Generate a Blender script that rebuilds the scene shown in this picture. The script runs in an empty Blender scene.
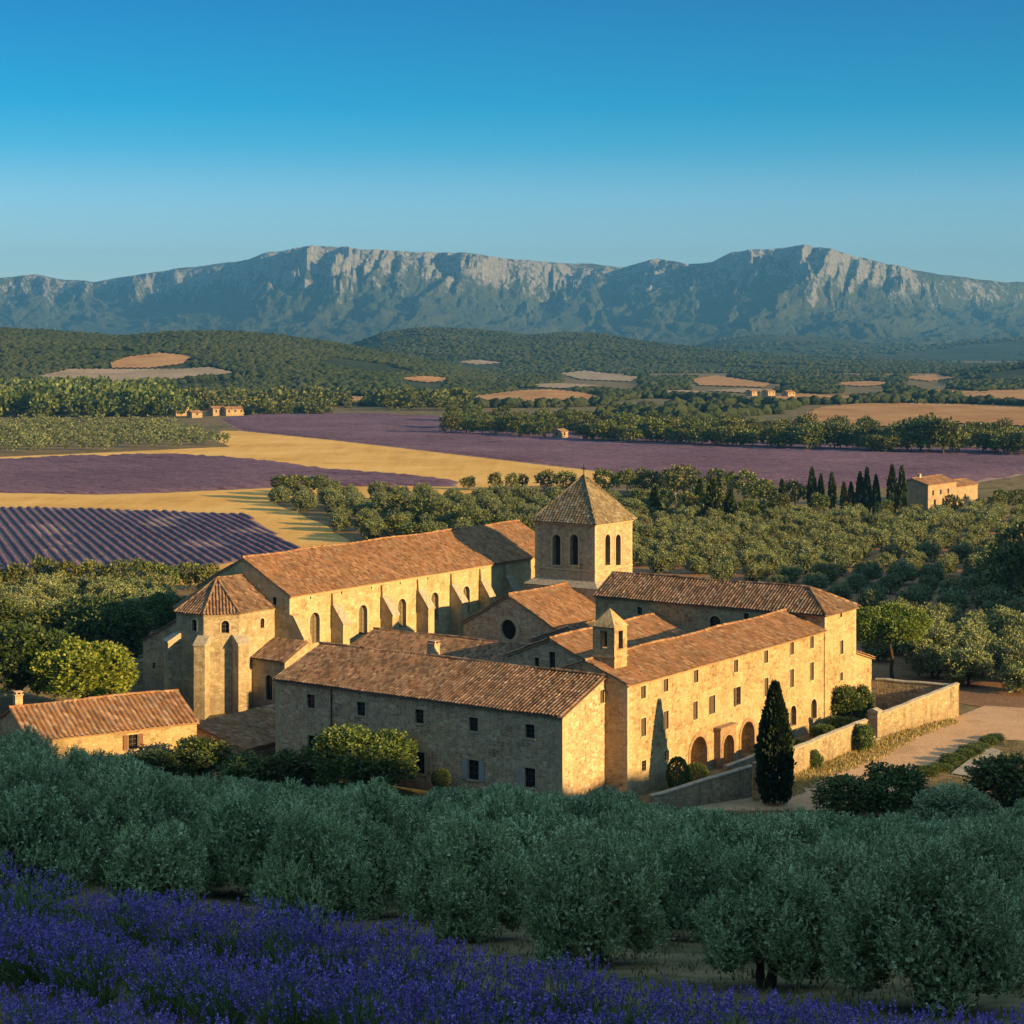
import bpy, bmesh, math, random
import numpy as np
from mathutils import Vector, Matrix
R = math.radians
C = bpy.context.scene.collection
scene = bpy.context.scene
random.seed(7)
RNG = np.random.default_rng(11)

# ---------------------------------------------------------------- camera, sky, sun, exposure
CAMZ, FOC, HOR = 43.0, 1942.0, 345.0          # eye height over the abbey floor, focal length in px, horizon row
SUN_EL, SUN_AZ = 13.5, 123.5                  # degrees; azimuth clockwise from straight ahead (+Y)
cam_d = bpy.data.cameras.new('camera')
cam = bpy.data.objects.new('camera', cam_d); C.objects.link(cam)
cam.location = (0, 0, CAMZ); cam.rotation_euler = (R(90), 0, 0)
cam_d.sensor_width = 36; cam_d.lens = FOC * 36 / 1024
cam_d.shift_y = -(512 - HOR) / 1024
cam_d.clip_start = 0.5; cam_d.clip_end = 60000
scene.camera = cam

world = bpy.data.worlds.new('World'); scene.world = world; world.use_nodes = True
wn = world.node_tree.nodes; wl = world.node_tree.links
sky = wn.new('ShaderNodeTexSky'); sky.sky_type = 'NISHITA'; sky.sun_disc = False
sky.sun_elevation = R(SUN_EL); sky.sun_rotation = R(SUN_AZ)
sky.altitude = 300; sky.air_density = 1.0; sky.dust_density = 0.1; sky.ozone_density = 3.0
bg = wn['Background']; bg.inputs[1].default_value = 0.15
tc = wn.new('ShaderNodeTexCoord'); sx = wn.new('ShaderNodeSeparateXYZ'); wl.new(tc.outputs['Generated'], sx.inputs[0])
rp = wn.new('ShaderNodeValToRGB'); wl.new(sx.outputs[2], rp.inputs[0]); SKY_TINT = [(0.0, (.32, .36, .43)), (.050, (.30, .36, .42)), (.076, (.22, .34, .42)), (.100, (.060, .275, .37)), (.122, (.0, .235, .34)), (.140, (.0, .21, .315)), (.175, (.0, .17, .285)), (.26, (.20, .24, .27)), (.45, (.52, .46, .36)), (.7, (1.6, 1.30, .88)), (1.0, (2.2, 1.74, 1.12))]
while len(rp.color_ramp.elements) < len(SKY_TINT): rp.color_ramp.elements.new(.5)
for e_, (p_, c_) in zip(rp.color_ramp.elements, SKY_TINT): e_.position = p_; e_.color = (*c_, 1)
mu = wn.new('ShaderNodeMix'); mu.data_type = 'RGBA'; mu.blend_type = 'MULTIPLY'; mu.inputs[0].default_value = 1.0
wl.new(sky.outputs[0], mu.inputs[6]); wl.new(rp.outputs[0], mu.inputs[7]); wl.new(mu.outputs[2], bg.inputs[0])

sun_d = bpy.data.lights.new('sun', 'SUN'); sun = bpy.data.objects.new('sun', sun_d); C.objects.link(sun)
sun_d.energy = 4.9; sun_d.angle = R(0.5); sun_d.color = (1.0, 0.63, 0.25)
SD = Vector((math.sin(R(SUN_AZ)) * math.cos(R(SUN_EL)), math.cos(R(SUN_AZ)) * math.cos(R(SUN_EL)), math.sin(R(SUN_EL))))
sun.rotation_euler = SD.to_track_quat('Z', 'Y').to_euler()
vs = scene.view_settings
vs.view_transform = 'Standard'; vs.look = 'None'; vs.exposure = 1.42; vs.gamma = 1.0; vs.use_curve_mapping = False
cy = scene.cycles
cy.use_denoising = True
cy.max_bounces = 5; cy.diffuse_bounces = 1; cy.glossy_bounces = 2; cy.transmission_bounces = 3; cy.volume_bounces = 0; cy.transparent_max_bounces = 6
cy.sample_clamp_indirect = 6

# ---------------------------------------------------------------- helpers: tags
def tag(o, label=None, cat=None, group=None, kind=None):
    if label: o['label'] = label
    if cat: o['category'] = cat
    if group: o['group'] = group
    if kind: o['kind'] = kind
    return o
def thing(name, label, cat, loc=(0, 0, 0), rz=0.0, group=None):
    o = bpy.data.objects.new(name, None); C.objects.link(o)
    o.location = loc; o.rotation_euler = (0, 0, rz); o.empty_display_size = 0.5
    return tag(o, label, cat, group)

# ---------------------------------------------------------------- helpers: meshes
class MB:
    """collects faces (with optional uvs and a material slot) and links them as ONE mesh object"""
    def __init__(self):
        self.v = []; self.f = []; self.uv = []; self.mi = []; self.sm = []
    def face(self, pts, uv=None, mi=0, smooth=False):
        n = len(self.v); self.v.extend([tuple(p) for p in pts]); self.f.append(tuple(range(n, n + len(pts))))
        self.uv.append(uv if uv else [(0, 0)] * len(pts)); self.mi.append(mi); self.sm.append(smooth)
    def grid(self, P, uv=None, mi=0, smooth=True, close=False):
        """P: rows x cols x 3"""
        P = np.asarray(P, float); r, c = P.shape[:2]; n = len(self.v)
        self.v.extend([tuple(p) for p in P.reshape(-1, 3)])
        for i in range(r - 1):
            for j in range(c if close else c - 1):
                k = (j + 1) % c
                ids = (n + i * c + j, n + i * c + k, n + (i + 1) * c + k, n + (i + 1) * c + j)
                self.f.append(ids); self.mi.append(mi); self.sm.append(smooth)
                self.uv.append([tuple(uv[i][j]), tuple(uv[i][k]), tuple(uv[i + 1][k]), tuple(uv[i + 1][j])] if uv is not None else [(0, 0)] * 4)
    def box(self, x0, x1, y0, y1, z0, z1, mi=0):
        p = [(x0, y0, z0), (x1, y0, z0), (x1, y1, z0), (x0, y1, z0), (x0, y0, z1), (x1, y0, z1), (x1, y1, z1), (x0, y1, z1)]
        for f in ((0, 3, 2, 1), (4, 5, 6, 7), (0, 1, 5, 4), (1, 2, 6, 5), (2, 3, 7, 6), (3, 0, 4, 7)):
            self.face([p[i] for i in f], mi=mi)
    def obox(self, o, a, b, c, la, lb, lc, mi=0):
        """box at corner o along unit vectors a, b, c"""
        o, a, b, c = Vector(o), Vector(a) * la, Vector(b) * lb, Vector(c) * lc
        p = [o, o + a, o + a + b, o + b, o + c, o + a + c, o + a + b + c, o + b + c]
        for f in ((0, 3, 2, 1), (4, 5, 6, 7), (0, 1, 5, 4), (1, 2, 6, 5), (2, 3, 7, 6), (3, 0, 4, 7)):
            self.face([p[i] for i in f], mi=mi)
    def prism(self, prof, off, mi=0):
        """profile (list of 3D points) swept by vector off, capped"""
        prof = [Vector(p) for p in prof]; off = Vector(off); n = len(prof)
        self.face(prof[::-1], mi=mi); self.face([p + off for p in prof], mi=mi)
        for i in range(n):
            j = (i + 1) % n
            self.face([prof[i], prof[j], prof[j] + off, prof[i] + off], mi=mi)
    def tube(self, pts, rad, n=7, mi=0):
        pts = [Vector(p) for p in pts]; rows = []
        for i, p in enumerate(pts):
            d = (pts[min(i + 1, len(pts) - 1)] - pts[max(i - 1, 0)]).normalized()
            a = d.orthogonal().normalized(); b = d.cross(a)
            rows.append([tuple(p + (a * math.cos(t) + b * math.sin(t)) * rad[i]) for t in [2 * math.pi * k / n for k in range(n)]])
        self.grid(rows, mi=mi, close=True)
        self.face(rows[-1], mi=mi)
    def build(self, name, mats, parent=None, recalc=False):
        me = bpy.data.meshes.new(name); me.from_pydata(self.v, [], self.f)
        if not isinstance(mats, (list, tuple)): mats = [mats]
        for m in mats: me.materials.append(m)
        me.polygons.foreach_set('material_index', self.mi); me.polygons.foreach_set('use_smooth', self.sm)
        uvl = me.uv_layers.new(name='UVMap'); flat = [c for f in self.uv for p in f for c in p]
        uvl.data.foreach_set('uv', flat)
        if recalc:
            bm = bmesh.new(); bm.from_mesh(me); bmesh.ops.remove_doubles(bm, verts=bm.verts, dist=1e-4)
            bmesh.ops.recalc_face_normals(bm, faces=bm.faces); bm.to_mesh(me); bm.free()
        me.update()
        o = bpy.data.objects.new(name, me); C.objects.link(o); o.parent = parent
        return o

def raw_mesh(name, V, F, mats, uv=None, mi=None, smooth=False):
    """V (n,3), F (m,k) numpy, all faces with k corners"""
    me = bpy.data.meshes.new(name); V = np.ascontiguousarray(V, np.float32); F = np.ascontiguousarray(F, np.int32)
    m, k = F.shape
    me.vertices.add(len(V)); me.vertices.foreach_set('co', V.ravel())
    me.loops.add(m * k); me.loops.foreach_set('vertex_index', F.ravel())
    me.polygons.add(m); me.polygons.foreach_set('loop_start', np.arange(0, m * k, k, dtype=np.int32))
    if not isinstance(mats, (list, tuple)): mats = [mats]
    for x in mats: me.materials.append(x)
    if mi is not None: me.polygons.foreach_set('material_index', np.asarray(mi, np.int32))
    me.polygons.foreach_set('use_smooth', np.full(m, smooth))
    if uv is not None:
        l = me.uv_layers.new(name='UVMap'); l.data.foreach_set('uv', np.asarray(uv, np.float32).ravel())
    me.update(calc_edges=True); me.validate()
    return me
def link_mesh(name, me, parent=None):
    o = bpy.data.objects.new(name, me); C.objects.link(o); o.parent = parent; return o
def grid_faces(r, c):
    i, j = np.meshgrid(np.arange(r - 1), np.arange(c - 1), indexing='ij')
    a = (i * c + j).ravel()
    return np.stack([a, a + 1, a + c + 1, a + c], 1)

# ---------------------------------------------------------------- helpers: noise (for terrain shapes)
def _hash(ix, iy, seed):
    h = (ix.astype(np.int64) * 374761393 + iy.astype(np.int64) * 668265263 + seed * 1442695041) & 0x7fffffff
    h = ((h ^ (h >> 13)) * 1274126177) & 0x7fffffff
    return ((h ^ (h >> 16)) & 0xffff) / 65535.0
def vnoise(x, y, seed=0):
    x = np.asarray(x, float); y = np.asarray(y, float); x, y = np.broadcast_arrays(x, y)
    ix = np.floor(x); iy = np.floor(y); fx = x - ix; fy = y - iy
    fx = fx * fx * (3 - 2 * fx); fy = fy * fy * (3 - 2 * fy)
    a = _hash(ix, iy, seed); b = _hash(ix + 1, iy, seed); c = _hash(ix, iy + 1, seed); d = _hash(ix + 1, iy + 1, seed)
    return (a * (1 - fx) + b * fx) * (1 - fy) + (c * (1 - fx) + d * fx) * fy
def fbm(x, y, o=4, seed=0):
    s = 0; a = .5
    for k in range(o):
        s = s + a * vnoise(x * 2 ** k, y * 2 ** k, seed + k * 17); a *= .5
    return s / (1 - .5 ** o)
def ridged(x, y, o=4, seed=0):
    s = 0; a = .5
    for k in range(o):
        s = s + a * (1 - np.abs(2 * vnoise(x * 2 ** k, y * 2 ** k, seed + k * 17) - 1)); a *= .5
    return s / (1 - .5 ** o)
def sstep(a, b, x):
    t = np.clip((np.asarray(x, float) - a) / (b - a), 0, 1); return t * t * (3 - 2 * t)

# ---------------------------------------------------------------- helpers: node materials
def mat(name, rough=0.85, spec=0.3):
    m = bpy.data.materials.new(name); m.use_nodes = True; nt = m.node_tree
    b = nt.nodes['Principled BSDF']; b.inputs['Roughness'].default_value = rough
    b.inputs['Specular IOR Level'].default_value = spec
    return m, nt, b
def N(nt, t, **kw):
    n = nt.nodes.new(t)
    for k, v in kw.items(): setattr(n, k, v)
    return n
def setin(nt, sock, v):
    if isinstance(v, bpy.types.NodeSocket): nt.links.new(v, sock)
    else: sock.default_value = v
def math_n(nt, op, a, b=0.0, c=None):
    n = N(nt, 'ShaderNodeMath', operation=op); setin(nt, n.inputs[0], a); setin(nt, n.inputs[1], b)
    if c is not None: setin(nt, n.inputs[2], c)
    return n.outputs[0]
def vmath(nt, op, a, b):
    n = N(nt, 'ShaderNodeVectorMath', operation=op); setin(nt, n.inputs[0], a); setin(nt, n.inputs[1], b); return n
def mixc(nt, fac, a, b, blend='MIX'):
    n = N(nt, 'ShaderNodeMix', data_type='RGBA', blend_type=blend); setin(nt, n.inputs[0], fac)
    for s, v in ((n.inputs[6], a), (n.inputs[7], b)):
        setin(nt, s, v if isinstance(v, bpy.types.NodeSocket) else (*v, 1))
    return n.outputs[2]
def ramp(nt, fac, stops, interp='LINEAR'):
    n = N(nt, 'ShaderNodeValToRGB'); cr = n.color_ramp; cr.interpolation = interp
    while len(cr.elements) < len(stops): cr.elements.new(0.5)
    for e, (p, c) in zip(cr.elements, stops):
        e.position = p; e.color = (*c, 1) if len(c) == 3 else c
    setin(nt, n.inputs[0], fac); return n.outputs[0]
def noise(nt, vec, scale, detail=4, rough=.55, dim='3D'):
    n = N(nt, 'ShaderNodeTexNoise', noise_dimensions=dim); setin(nt, n.inputs['Vector'], vec)
    n.inputs['Scale'].default_value = scale; n.inputs['Detail'].default_value = detail; n.inputs['Roughness'].default_value = rough
    return n.outputs[0]
def pos(nt): return N(nt, 'ShaderNodeNewGeometry').outputs['Position']
def scaled(nt, vec, s):
    return vmath(nt, 'MULTIPLY', vec, s).outputs[0]
def bump(nt, b, h, strength=.5, dist=.05):
    n = N(nt, 'ShaderNodeBump'); n.inputs['Strength'].default_value = strength; n.inputs['Distance'].default_value = dist
    nt.links.new(h, n.inputs['Height']); nt.links.new(n.outputs[0], b.inputs['Normal'])

def stone_mat(name, cols, mortar, sx=.55, sz=.30, mort_w=.035, patch=.35, grime=.25):
    """coursed rubble: stretched voronoi stones with their own tones, mortar between them, weather patches"""
    m, nt, b = mat(name, .92, .15)
    g = N(nt, 'ShaderNodeNewGeometry'); P, Nn = g.outputs['Position'], g.outputs['True Normal']
    T = vmath(nt, 'NORMALIZE', vmath(nt, 'CROSS_PRODUCT', (0, 0, 1), Nn).outputs[0], (0, 0, 0)).outputs[0]
    s = vmath(nt, 'DOT_PRODUCT', P, T).outputs['Value']
    sep = N(nt, 'ShaderNodeSeparateXYZ'); nt.links.new(P, sep.inputs[0]); z = sep.outputs[2]
    cmb = N(nt, 'ShaderNodeCombineXYZ'); nt.links.new(math_n(nt, 'DIVIDE', s, sx), cmb.inputs[0]); nt.links.new(math_n(nt, 'DIVIDE', z, sz), cmb.inputs[1])
    uv = cmb.outputs[0]
    v1 = N(nt, 'ShaderNodeTexVoronoi', voronoi_dimensions='2D', feature='F1'); nt.links.new(uv, v1.inputs['Vector']); v1.inputs['Scale'].default_value = 1; v1.inputs['Randomness'].default_value = .75
    v2 = N(nt, 'ShaderNodeTexVoronoi', voronoi_dimensions='2D', feature='DISTANCE_TO_EDGE'); nt.links.new(uv, v2.inputs['Vector']); v2.inputs['Scale'].default_value = 1; v2.inputs['Randomness'].default_value = .75
    sc = N(nt, 'ShaderNodeSeparateColor'); nt.links.new(v1.outputs['Color'], sc.inputs[0])
    n = len(cols)
    stone = ramp(nt, sc.outputs[0], [((i + .5) / n, c) for i, c in enumerate(cols)])
    fine = noise(nt, P, 3.0, 5, .65)
    stone = mixc(nt, .55, stone, ramp(nt, fine, [(.3, (.40, .40, .40)), (.7, (1.12, 1.12, 1.12))]), 'MULTIPLY')
    mid = noise(nt, P, .8, 5, .7)
    stone = mixc(nt, .75, stone, ramp(nt, mid, [(.30, (.42, .36, .31)), (.5, (.93, .91, .88)), (.68, (1.16, 1.12, 1.05))]), 'MULTIPLY')
    edge = math_n(nt, 'SMOOTH_MIN', math_n(nt, 'DIVIDE', v2.outputs['Distance'], mort_w * 3), 1.0, .3)
    inv = math_n(nt, 'SUBTRACT', 1.0, edge)
    col = mixc(nt, math_n(nt, 'MULTIPLY', inv, .8), stone, mortar)
    big = noise(nt, P, .22, 4, .6)
    col = mixc(nt, ramp(nt, big, [(.45, (0, 0, 0)), (.65, (patch,) * 3)]), col, mortar)
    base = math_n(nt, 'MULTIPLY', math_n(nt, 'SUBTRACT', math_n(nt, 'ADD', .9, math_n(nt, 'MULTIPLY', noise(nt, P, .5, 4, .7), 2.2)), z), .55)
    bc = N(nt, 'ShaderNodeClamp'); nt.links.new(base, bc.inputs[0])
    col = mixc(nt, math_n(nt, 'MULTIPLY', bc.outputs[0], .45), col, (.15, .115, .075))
    lich = noise(nt, P, 2.1, 6, .75)
    col = mixc(nt, ramp(nt, lich, [(.58, (0, 0, 0)), (.68, (.55,) * 3)]), col, (.62, .56, .42))
    # rain streaks and lichen: long vertical stains
    st = noise(nt, scaled(nt, P, (1.1, 1.1, .16)), 1.0, 5, .65)
    col = mixc(nt, ramp(nt, st, [(.52, (0, 0, 0)), (.72, (grime,) * 3)]), col, (.085, .075, .06))
    nt.links.new(col, b.inputs['Base Color'])
    h = math_n(nt, 'ADD', math_n(nt, 'MULTIPLY', edge, .6), math_n(nt, 'ADD', math_n(nt, 'MULTIPLY', sc.outputs[1], .35), math_n(nt, 'MULTIPLY', fine, .5)))
    bump(nt, b, h, .9, .06)
    return m

def tile_mat(name, stops, moss=(.10, .085, .05), moss_amt=.5):
    m, nt, b = mat(name, .9, .15)
    uv = N(nt, 'ShaderNodeUVMap').outputs[0]
    fl = vmath(nt, 'FLOOR', uv, (0, 0, 0)).outputs[0]
    wn_ = N(nt, 'ShaderNodeTexWhiteNoise', noise_dimensions='2D'); nt.links.new(fl, wn_.inputs['Vector'])
    P = pos(nt)
    c = ramp(nt, wn_.outputs['Value'], stops)
    big = noise(nt, P, .45, 5, .7)
    c = mixc(nt, ramp(nt, big, [(.42, (0, 0, 0)), (.62, (moss_amt,) * 3)]), c, moss)
    f = noise(nt, P, 7, 4, .7)
    c = mixc(nt, .6, c, ramp(nt, f, [(.3, (.5, .5, .5)), (.7, (1.05, 1.05, 1.05))]), 'MULTIPLY')
    nt.links.new(c, b.inputs['Base Color']); bump(nt, b, f, .4, .03)
    return m

def plain_mat(name, col, rough=.8, var=.35, scale=4, spec=.25, metal=0.0):
    m, nt, b = mat(name, rough, spec)
    f = noise(nt, pos(nt), scale, 5, .65)
    c = mixc(nt, 1.0, col, ramp(nt, f, [(.25, (1 - var,) * 3), (.75, (1 + var * .4,) * 3)]), 'MULTIPLY')
    nt.links.new(c, b.inputs['Base Color']); b.inputs['Metallic'].default_value = metal
    return m

def leaf_mat(name, stops, trans=.22, tree_var=.5, rough=.6, hue=.02, shoots=False):
    """each leaf island has its own tone; each tree leans to its own hue"""
    m, nt, b = mat(name, rough, .3)
    r = N(nt, 'ShaderNodeNewGeometry').outputs['Random Per Island']
    oi = N(nt, 'ShaderNodeObjectInfo').outputs['Random']
    if shoots:
        su = N(nt, 'ShaderNodeSeparateXYZ'); nt.links.new(N(nt, 'ShaderNodeUVMap').outputs[0], su.inputs[0])
        r = math_n(nt, 'ADD', math_n(nt, 'MULTIPLY', su.outputs[0], .68), math_n(nt, 'MULTIPLY', r, .32))
    c = ramp(nt, r, stops)
    h = N(nt, 'ShaderNodeHueSaturation')
    nt.links.new(math_n(nt, 'ADD', .5 - hue, math_n(nt, 'MULTIPLY', oi, 2 * hue)), h.inputs['Hue'])
    oi2 = math_n(nt, 'FRACT', math_n(nt, 'MULTIPLY', oi, 7.31))
    nt.links.new(math_n(nt, 'ADD', 1 - tree_var / 2, math_n(nt, 'MULTIPLY', oi2, tree_var)), h.inputs['Value'])
    nt.links.new(c, h.inputs['Color']); c = h.outputs[0]
    nt.links.new(c, b.inputs['Base Color'])
    if trans > 0:
        t = N(nt, 'ShaderNodeBsdfTranslucent'); nt.links.new(c, t.inputs['Color'])
        mx = N(nt, 'ShaderNodeMixShader'); mx.inputs[0].default_value = trans
        nt.links.new(b.outputs[0], mx.inputs[1]); nt.links.new(t.outputs[0], mx.inputs[2])
        nt.links.new(mx.outputs[0], nt.nodes['Material Output'].inputs['Surface'])
    return m

M = {}
YEL = [(.40, .30, .145), (.46, .355, .19), (.34, .25, .125), (.50, .40, .23), (.29, .20, .11)]
M['wing_stone'] = stone_mat('warm_limestone', YEL, (.48, .375, .21), .55, .30, .03, .5, .22)
M['nave_stone'] = stone_mat('pale_ashlar', [(.43, .345, .18), (.48, .39, .215), (.38, .30, .155), (.52, .43, .26)], (.49, .40, .235), .8, .42, .02, .55, .34)
M['rubble'] = stone_mat('brown_rubble', [(.48, .325, .185), (.58, .43, .265), (.33, .215, .125), (.56, .32, .19), (.66, .54, .38), (.38, .28, .185)], (.60, .455, .285), .48, .26, .045, .3, .22)
M['apse_stone'] = stone_mat('grey_ashlar', [(.38, .31, .185), (.44, .36, .225), (.32, .26, .16), (.48, .405, .27)], (.43, .36, .235), .7, .40, .02, .4, .4)
M['dry_stone'] = stone_mat('garden_wall_stone', [(.33, .265, .155), (.40, .325, .195), (.24, .19, .12), (.46, .385, .25)], (.36, .28, .165), .55, .3, .05, .4, .65)
M['trim'] = plain_mat('dressed_stone', (.45, .365, .22), .9, .35, 3)
M['coping'] = plain_mat('weathered_coping', (.36, .32, .24), .95, .5, 2.2)
M['tile'] = tile_mat('canal_tiles', [(0, (.20, .105, .055)), (.25, (.31, .155, .072)), (.5, (.38, .20, .095)), (.72, (.34, .19, .11)), (.88, (.47, .30, .17)), (1, (.25, .165, .11))], moss_amt=.35)
M['tile_old'] = tile_mat('old_canal_tiles', [(0, (.11, .065, .042)), (.3, (.22, .125, .07)), (.55, (.32, .18, .10)), (.8, (.25, .17, .12)), (1, (.42, .29, .18))], moss_amt=.5)
M['lauze'] = tile_mat('stone_slates', [(0, (.13, .105, .066)), (.4, (.20, .162, .10)), (.7, (.25, .205, .13)), (1, (.32, .27, .18))], moss=(.15, .115, .05), moss_amt=.6)
M['dark_glass'] = plain_mat('dark_glass', (.012, .013, .016), .18, .3, 2, .5)
M['render'] = plain_mat('old_render', (.34, .255, .155), .95, .45, .8)
M['brick'] = plain_mat('arch_brick', (.31, .205, .115), .92, .5, 3)
M['frame'] = plain_mat('dark_frame', (.09, .07, .05), .8, .3, 6)
M['claustra'] = plain_mat('stone_lattice', (.17, .135, .085), .9, .5, 5)
M['void'] = plain_mat('dim_interior', (.05, .04, .03), .95)
M['shutter'] = plain_mat('weathered_shutter', (.095, .072, .046), .8, .4, 6)
M['shutter_grey'] = plain_mat('grey_shutter', (.33, .33, .31), .75, .3, 6)
M['shutter_brown'] = plain_mat('brown_shutter', (.17, .085, .045), .75, .4, 6)
M['iron'] = plain_mat('rusty_iron', (.05, .04, .035), .7, .4, 5)
M['plaster'] = plain_mat('ochre_plaster', (.56, .45, .29), .95, .3, 1.2)
M['bark'] = plain_mat('grey_bark', (.10, .075, .055), .95, .6, 6)
M['dark_bark'] = plain_mat('dark_bark', (.06, .042, .03), .95, .6, 6)
M['olive'] = leaf_mat('olive_leaf', [(0, (.055, .090, .036)), (.4, (.195, .285, .120)), (.75, (.38, .490, .24)), (1, (.64, .72, .46))], .05, .25, .42, .010, True)
M['orchard_olive'] = leaf_mat('orchard_olive_leaf', [(0, (.062, .088, .028)), (.5, (.155, .190, .072)), (1, (.29, .33, .155))], .15, .45, .6, .015)
M['broad'] = leaf_mat('broad_leaf', [(0, (.024, .044, .010)), (.5, (.056, .086, .018)), (1, (.11, .14, .034))], .25, .6, .5, .02)
M['bright'] = leaf_mat('bright_leaf', [(0, (.09, .13, .014)), (.5, (.19, .235, .028)), (1, (.29, .33, .05))], .3, .1, .5, .0)
M['leafy'] = leaf_mat('green_leaf', [(0, (.035, .070, .014)), (.5, (.085, .135, .028)), (1, (.16, .21, .05))], .25, .1, .5, .0)
M['wood'] = leaf_mat('wood_leaf', [(0, (.036, .056, .012)), (.5, (.080, .105, .022)), (1, (.155, .175, .042))], .2, .55, .5, .02)
M['shrub'] = leaf_mat('shrub_leaf', [(0, (.026, .052, .011)), (.5, (.062, .105, .022)), (1, (.125, .165, .042))], .2, .45, .5, .015)
M['pine'] = leaf_mat('pine_leaf', [(0, (.065, .11, .016)), (.5, (.135, .195, .030)), (1, (.22, .28, .05))], .25, .1, .5, .0)
M['needle'] = leaf_mat('cypress_leaf', [(0, (.014, .032, .010)), (.5, (.034, .060, .017)), (1, (.066, .092, .026))], .1, .35, .6, .01)
M['forest'] = leaf_mat('forest_leaf', [(0, (.022, .036, .014)), (.5, (.032, .048, .018)), (1, (.044, .060, .022))], .0, .2, .8, .01)
fm, fnt, fb = mat('forest_crowns', .9, .1)
fr_ = N(fnt, 'ShaderNodeNewGeometry'); fP = fr_.outputs['Position']
fc = ramp(fnt, fr_.outputs['Random Per Island'], [(0, (.020, .034, .013)), (.5, (.030, .046, .017)), (1, (.044, .058, .020))])
fn = noise(fnt, fP, .006, 4, .6)
fc = mixc(fnt, ramp(fnt, fn, [(.42, (0, 0, 0)), (.62, (.75,) * 3)]), fc, (.046, .058, .024))
fc = mixc(fnt, .6, fc, ramp(fnt, noise(fnt, fP, .25, 3, .6), [(.3, (.5, .5, .5)), (.7, (1.1, 1.1, 1.1))]), 'MULTIPLY')
fnt.links.new(fc, fb.inputs['Base Color']); M['forest'] = fm
M['topiary'] = leaf_mat('box_leaf', [(0, (.030, .058, .014)), (.6, (.075, .115, .026)), (1, (.13, .17, .045))], .15, .2, .6, .01)
# ---------------------------------------------------------------- terrain
SK = np.array([(-300, 41.0), (0, 37.6), (14, 34.6), (45, 27.4), (76, 20.0), (87, 17.4), (110, 12.4), (150, 4.6), (163, 2.0), (172, .6), (180, 0.0), (200, 0.0)])
HP = np.array([(-400, 60), (-200, 75), (-60, 92), (0, 95), (50, 90), (100, 77), (125, 64), (150, 44.5), (157, 43), (164, 41.3), (170, 39), (176, 34), (184, 23), (195, 14), (245, 9), (256, 14), (272, 38), (288, 49), (325, 48), (346, 36), (366, 16), (398, 4), (440, 0), (2000, 0)])  # height profile of the unseen right-hand hill, set by the shade it should cast
def lav_z(X, Y): return 39.55 - .1375 * Y + .25 * np.sin(X * .35 + Y * .2) * .35
def lav_t(X, Y): return (X - 3.0) * .673 + (Y - 14.2) * .74
def g(X, Y):
    """height of the near ground: the viewing slope, the abbey's terrace, the plain, and an unseen hill on the right, shaped to shade slope and orchard"""
    X = np.asarray(X, float); Y = np.asarray(Y, float)
    s = np.interp(Y, SK[:, 0], SK[:, 1])
    t = lav_t(X, Y); lv = lav_z(X, Y)
    z = np.where(t > 0, np.maximum(s, lv - .6 * np.maximum(t, 0)), lv)
    z = np.where(Y > 60, s, z)
    z = z + (fbm(X / 7, Y / 7, 3, 5) - .5) * .5 * sstep(20, 40, Y) * (1 - sstep(165, 178, Y))
    z = z + 3.6 * np.exp(-((X + 31) / 15) ** 2 - ((Y - 122) / 30) ** 2)
    z = z - 3.0 * np.exp(-((X + 40) / 15) ** 2 - ((Y - 226) / 17) ** 2) * sstep(195, 215, Y)
    p = .5 * X + .866 * Y
    x0 = np.where(p < 215, 160.0, 160 + 50 * sstep(215, 265, p)); sg = 40.0
    hp = np.interp(p, HP[:, 0], HP[:, 1])
    hill = hp * np.exp(-((X - x0) / sg) ** 2) * (1 + .10 * (vnoise(X / 9, Y / 9, 31) - .5) + .08 * (vnoise(X / 4, Y / 4, 37) - .5))
    hill = hill * sstep(.30, .42, np.where(Y > 0, X / np.maximum(Y, 1), 1.0)) - 1.0
    return np.maximum(z, np.where(X > 40, hill, -99))

HILLS = [
    # skyline (px, py), distance of the crest, depth in front, depth behind, relief
    dict(D=2500., wf=900., wb=900., pts=[(-900, 340), (-400, 322), (-150, 326), (0, 330), (60, 333), (120, 338), (170, 334), (220, 333), (270, 336), (330, 344), (400, 357), (460, 369), (520, 384), (580, 396), (700, 420)], rel=10),
    dict(D=4200., wf=1300., wb=1000., pts=[(200, 372), (300, 362), (350, 346), (385, 333), (420, 329), (450, 330), (500, 333), (530, 337), (560, 334), (600, 335), (640, 343), (700, 350), (760, 355), (830, 358), (920, 362), (1000, 368), (1200, 372)], rel=14),
    dict(D=2700., wf=700., wb=800., pts=[(600, 410), (720, 389), (790, 382), (850, 378), (900, 381), (960, 373), (1024, 364), (1120, 352), (1300, 345), (1700, 345)], rel=7),
    dict(D=6400., wf=1400., wb=900., pts=[(-600, 340), (0, 346), (200, 352), (420, 352), (640, 350), (700, 347), (745, 338), (790, 336), (830, 338), (870, 344), (930, 346), (985, 341), (1060, 338), (1300, 345)], rel=12),
    dict(D=1750., wf=230., wb=330., pts=[(300, 402), (400, 399), (455, 395), (510, 390), (545, 389), (580, 391), (620, 396), (700, 402), (800, 402), (860, 400), (930, 401), (1000, 403), (1200, 400)], rel=1.5),
]
for h in HILLS:
    a = np.array(h['pts'], float); h['px'] = a[:, 0]; h['z'] = CAMZ + (HOR - a[:, 1]) / FOC * h['D']
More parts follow.
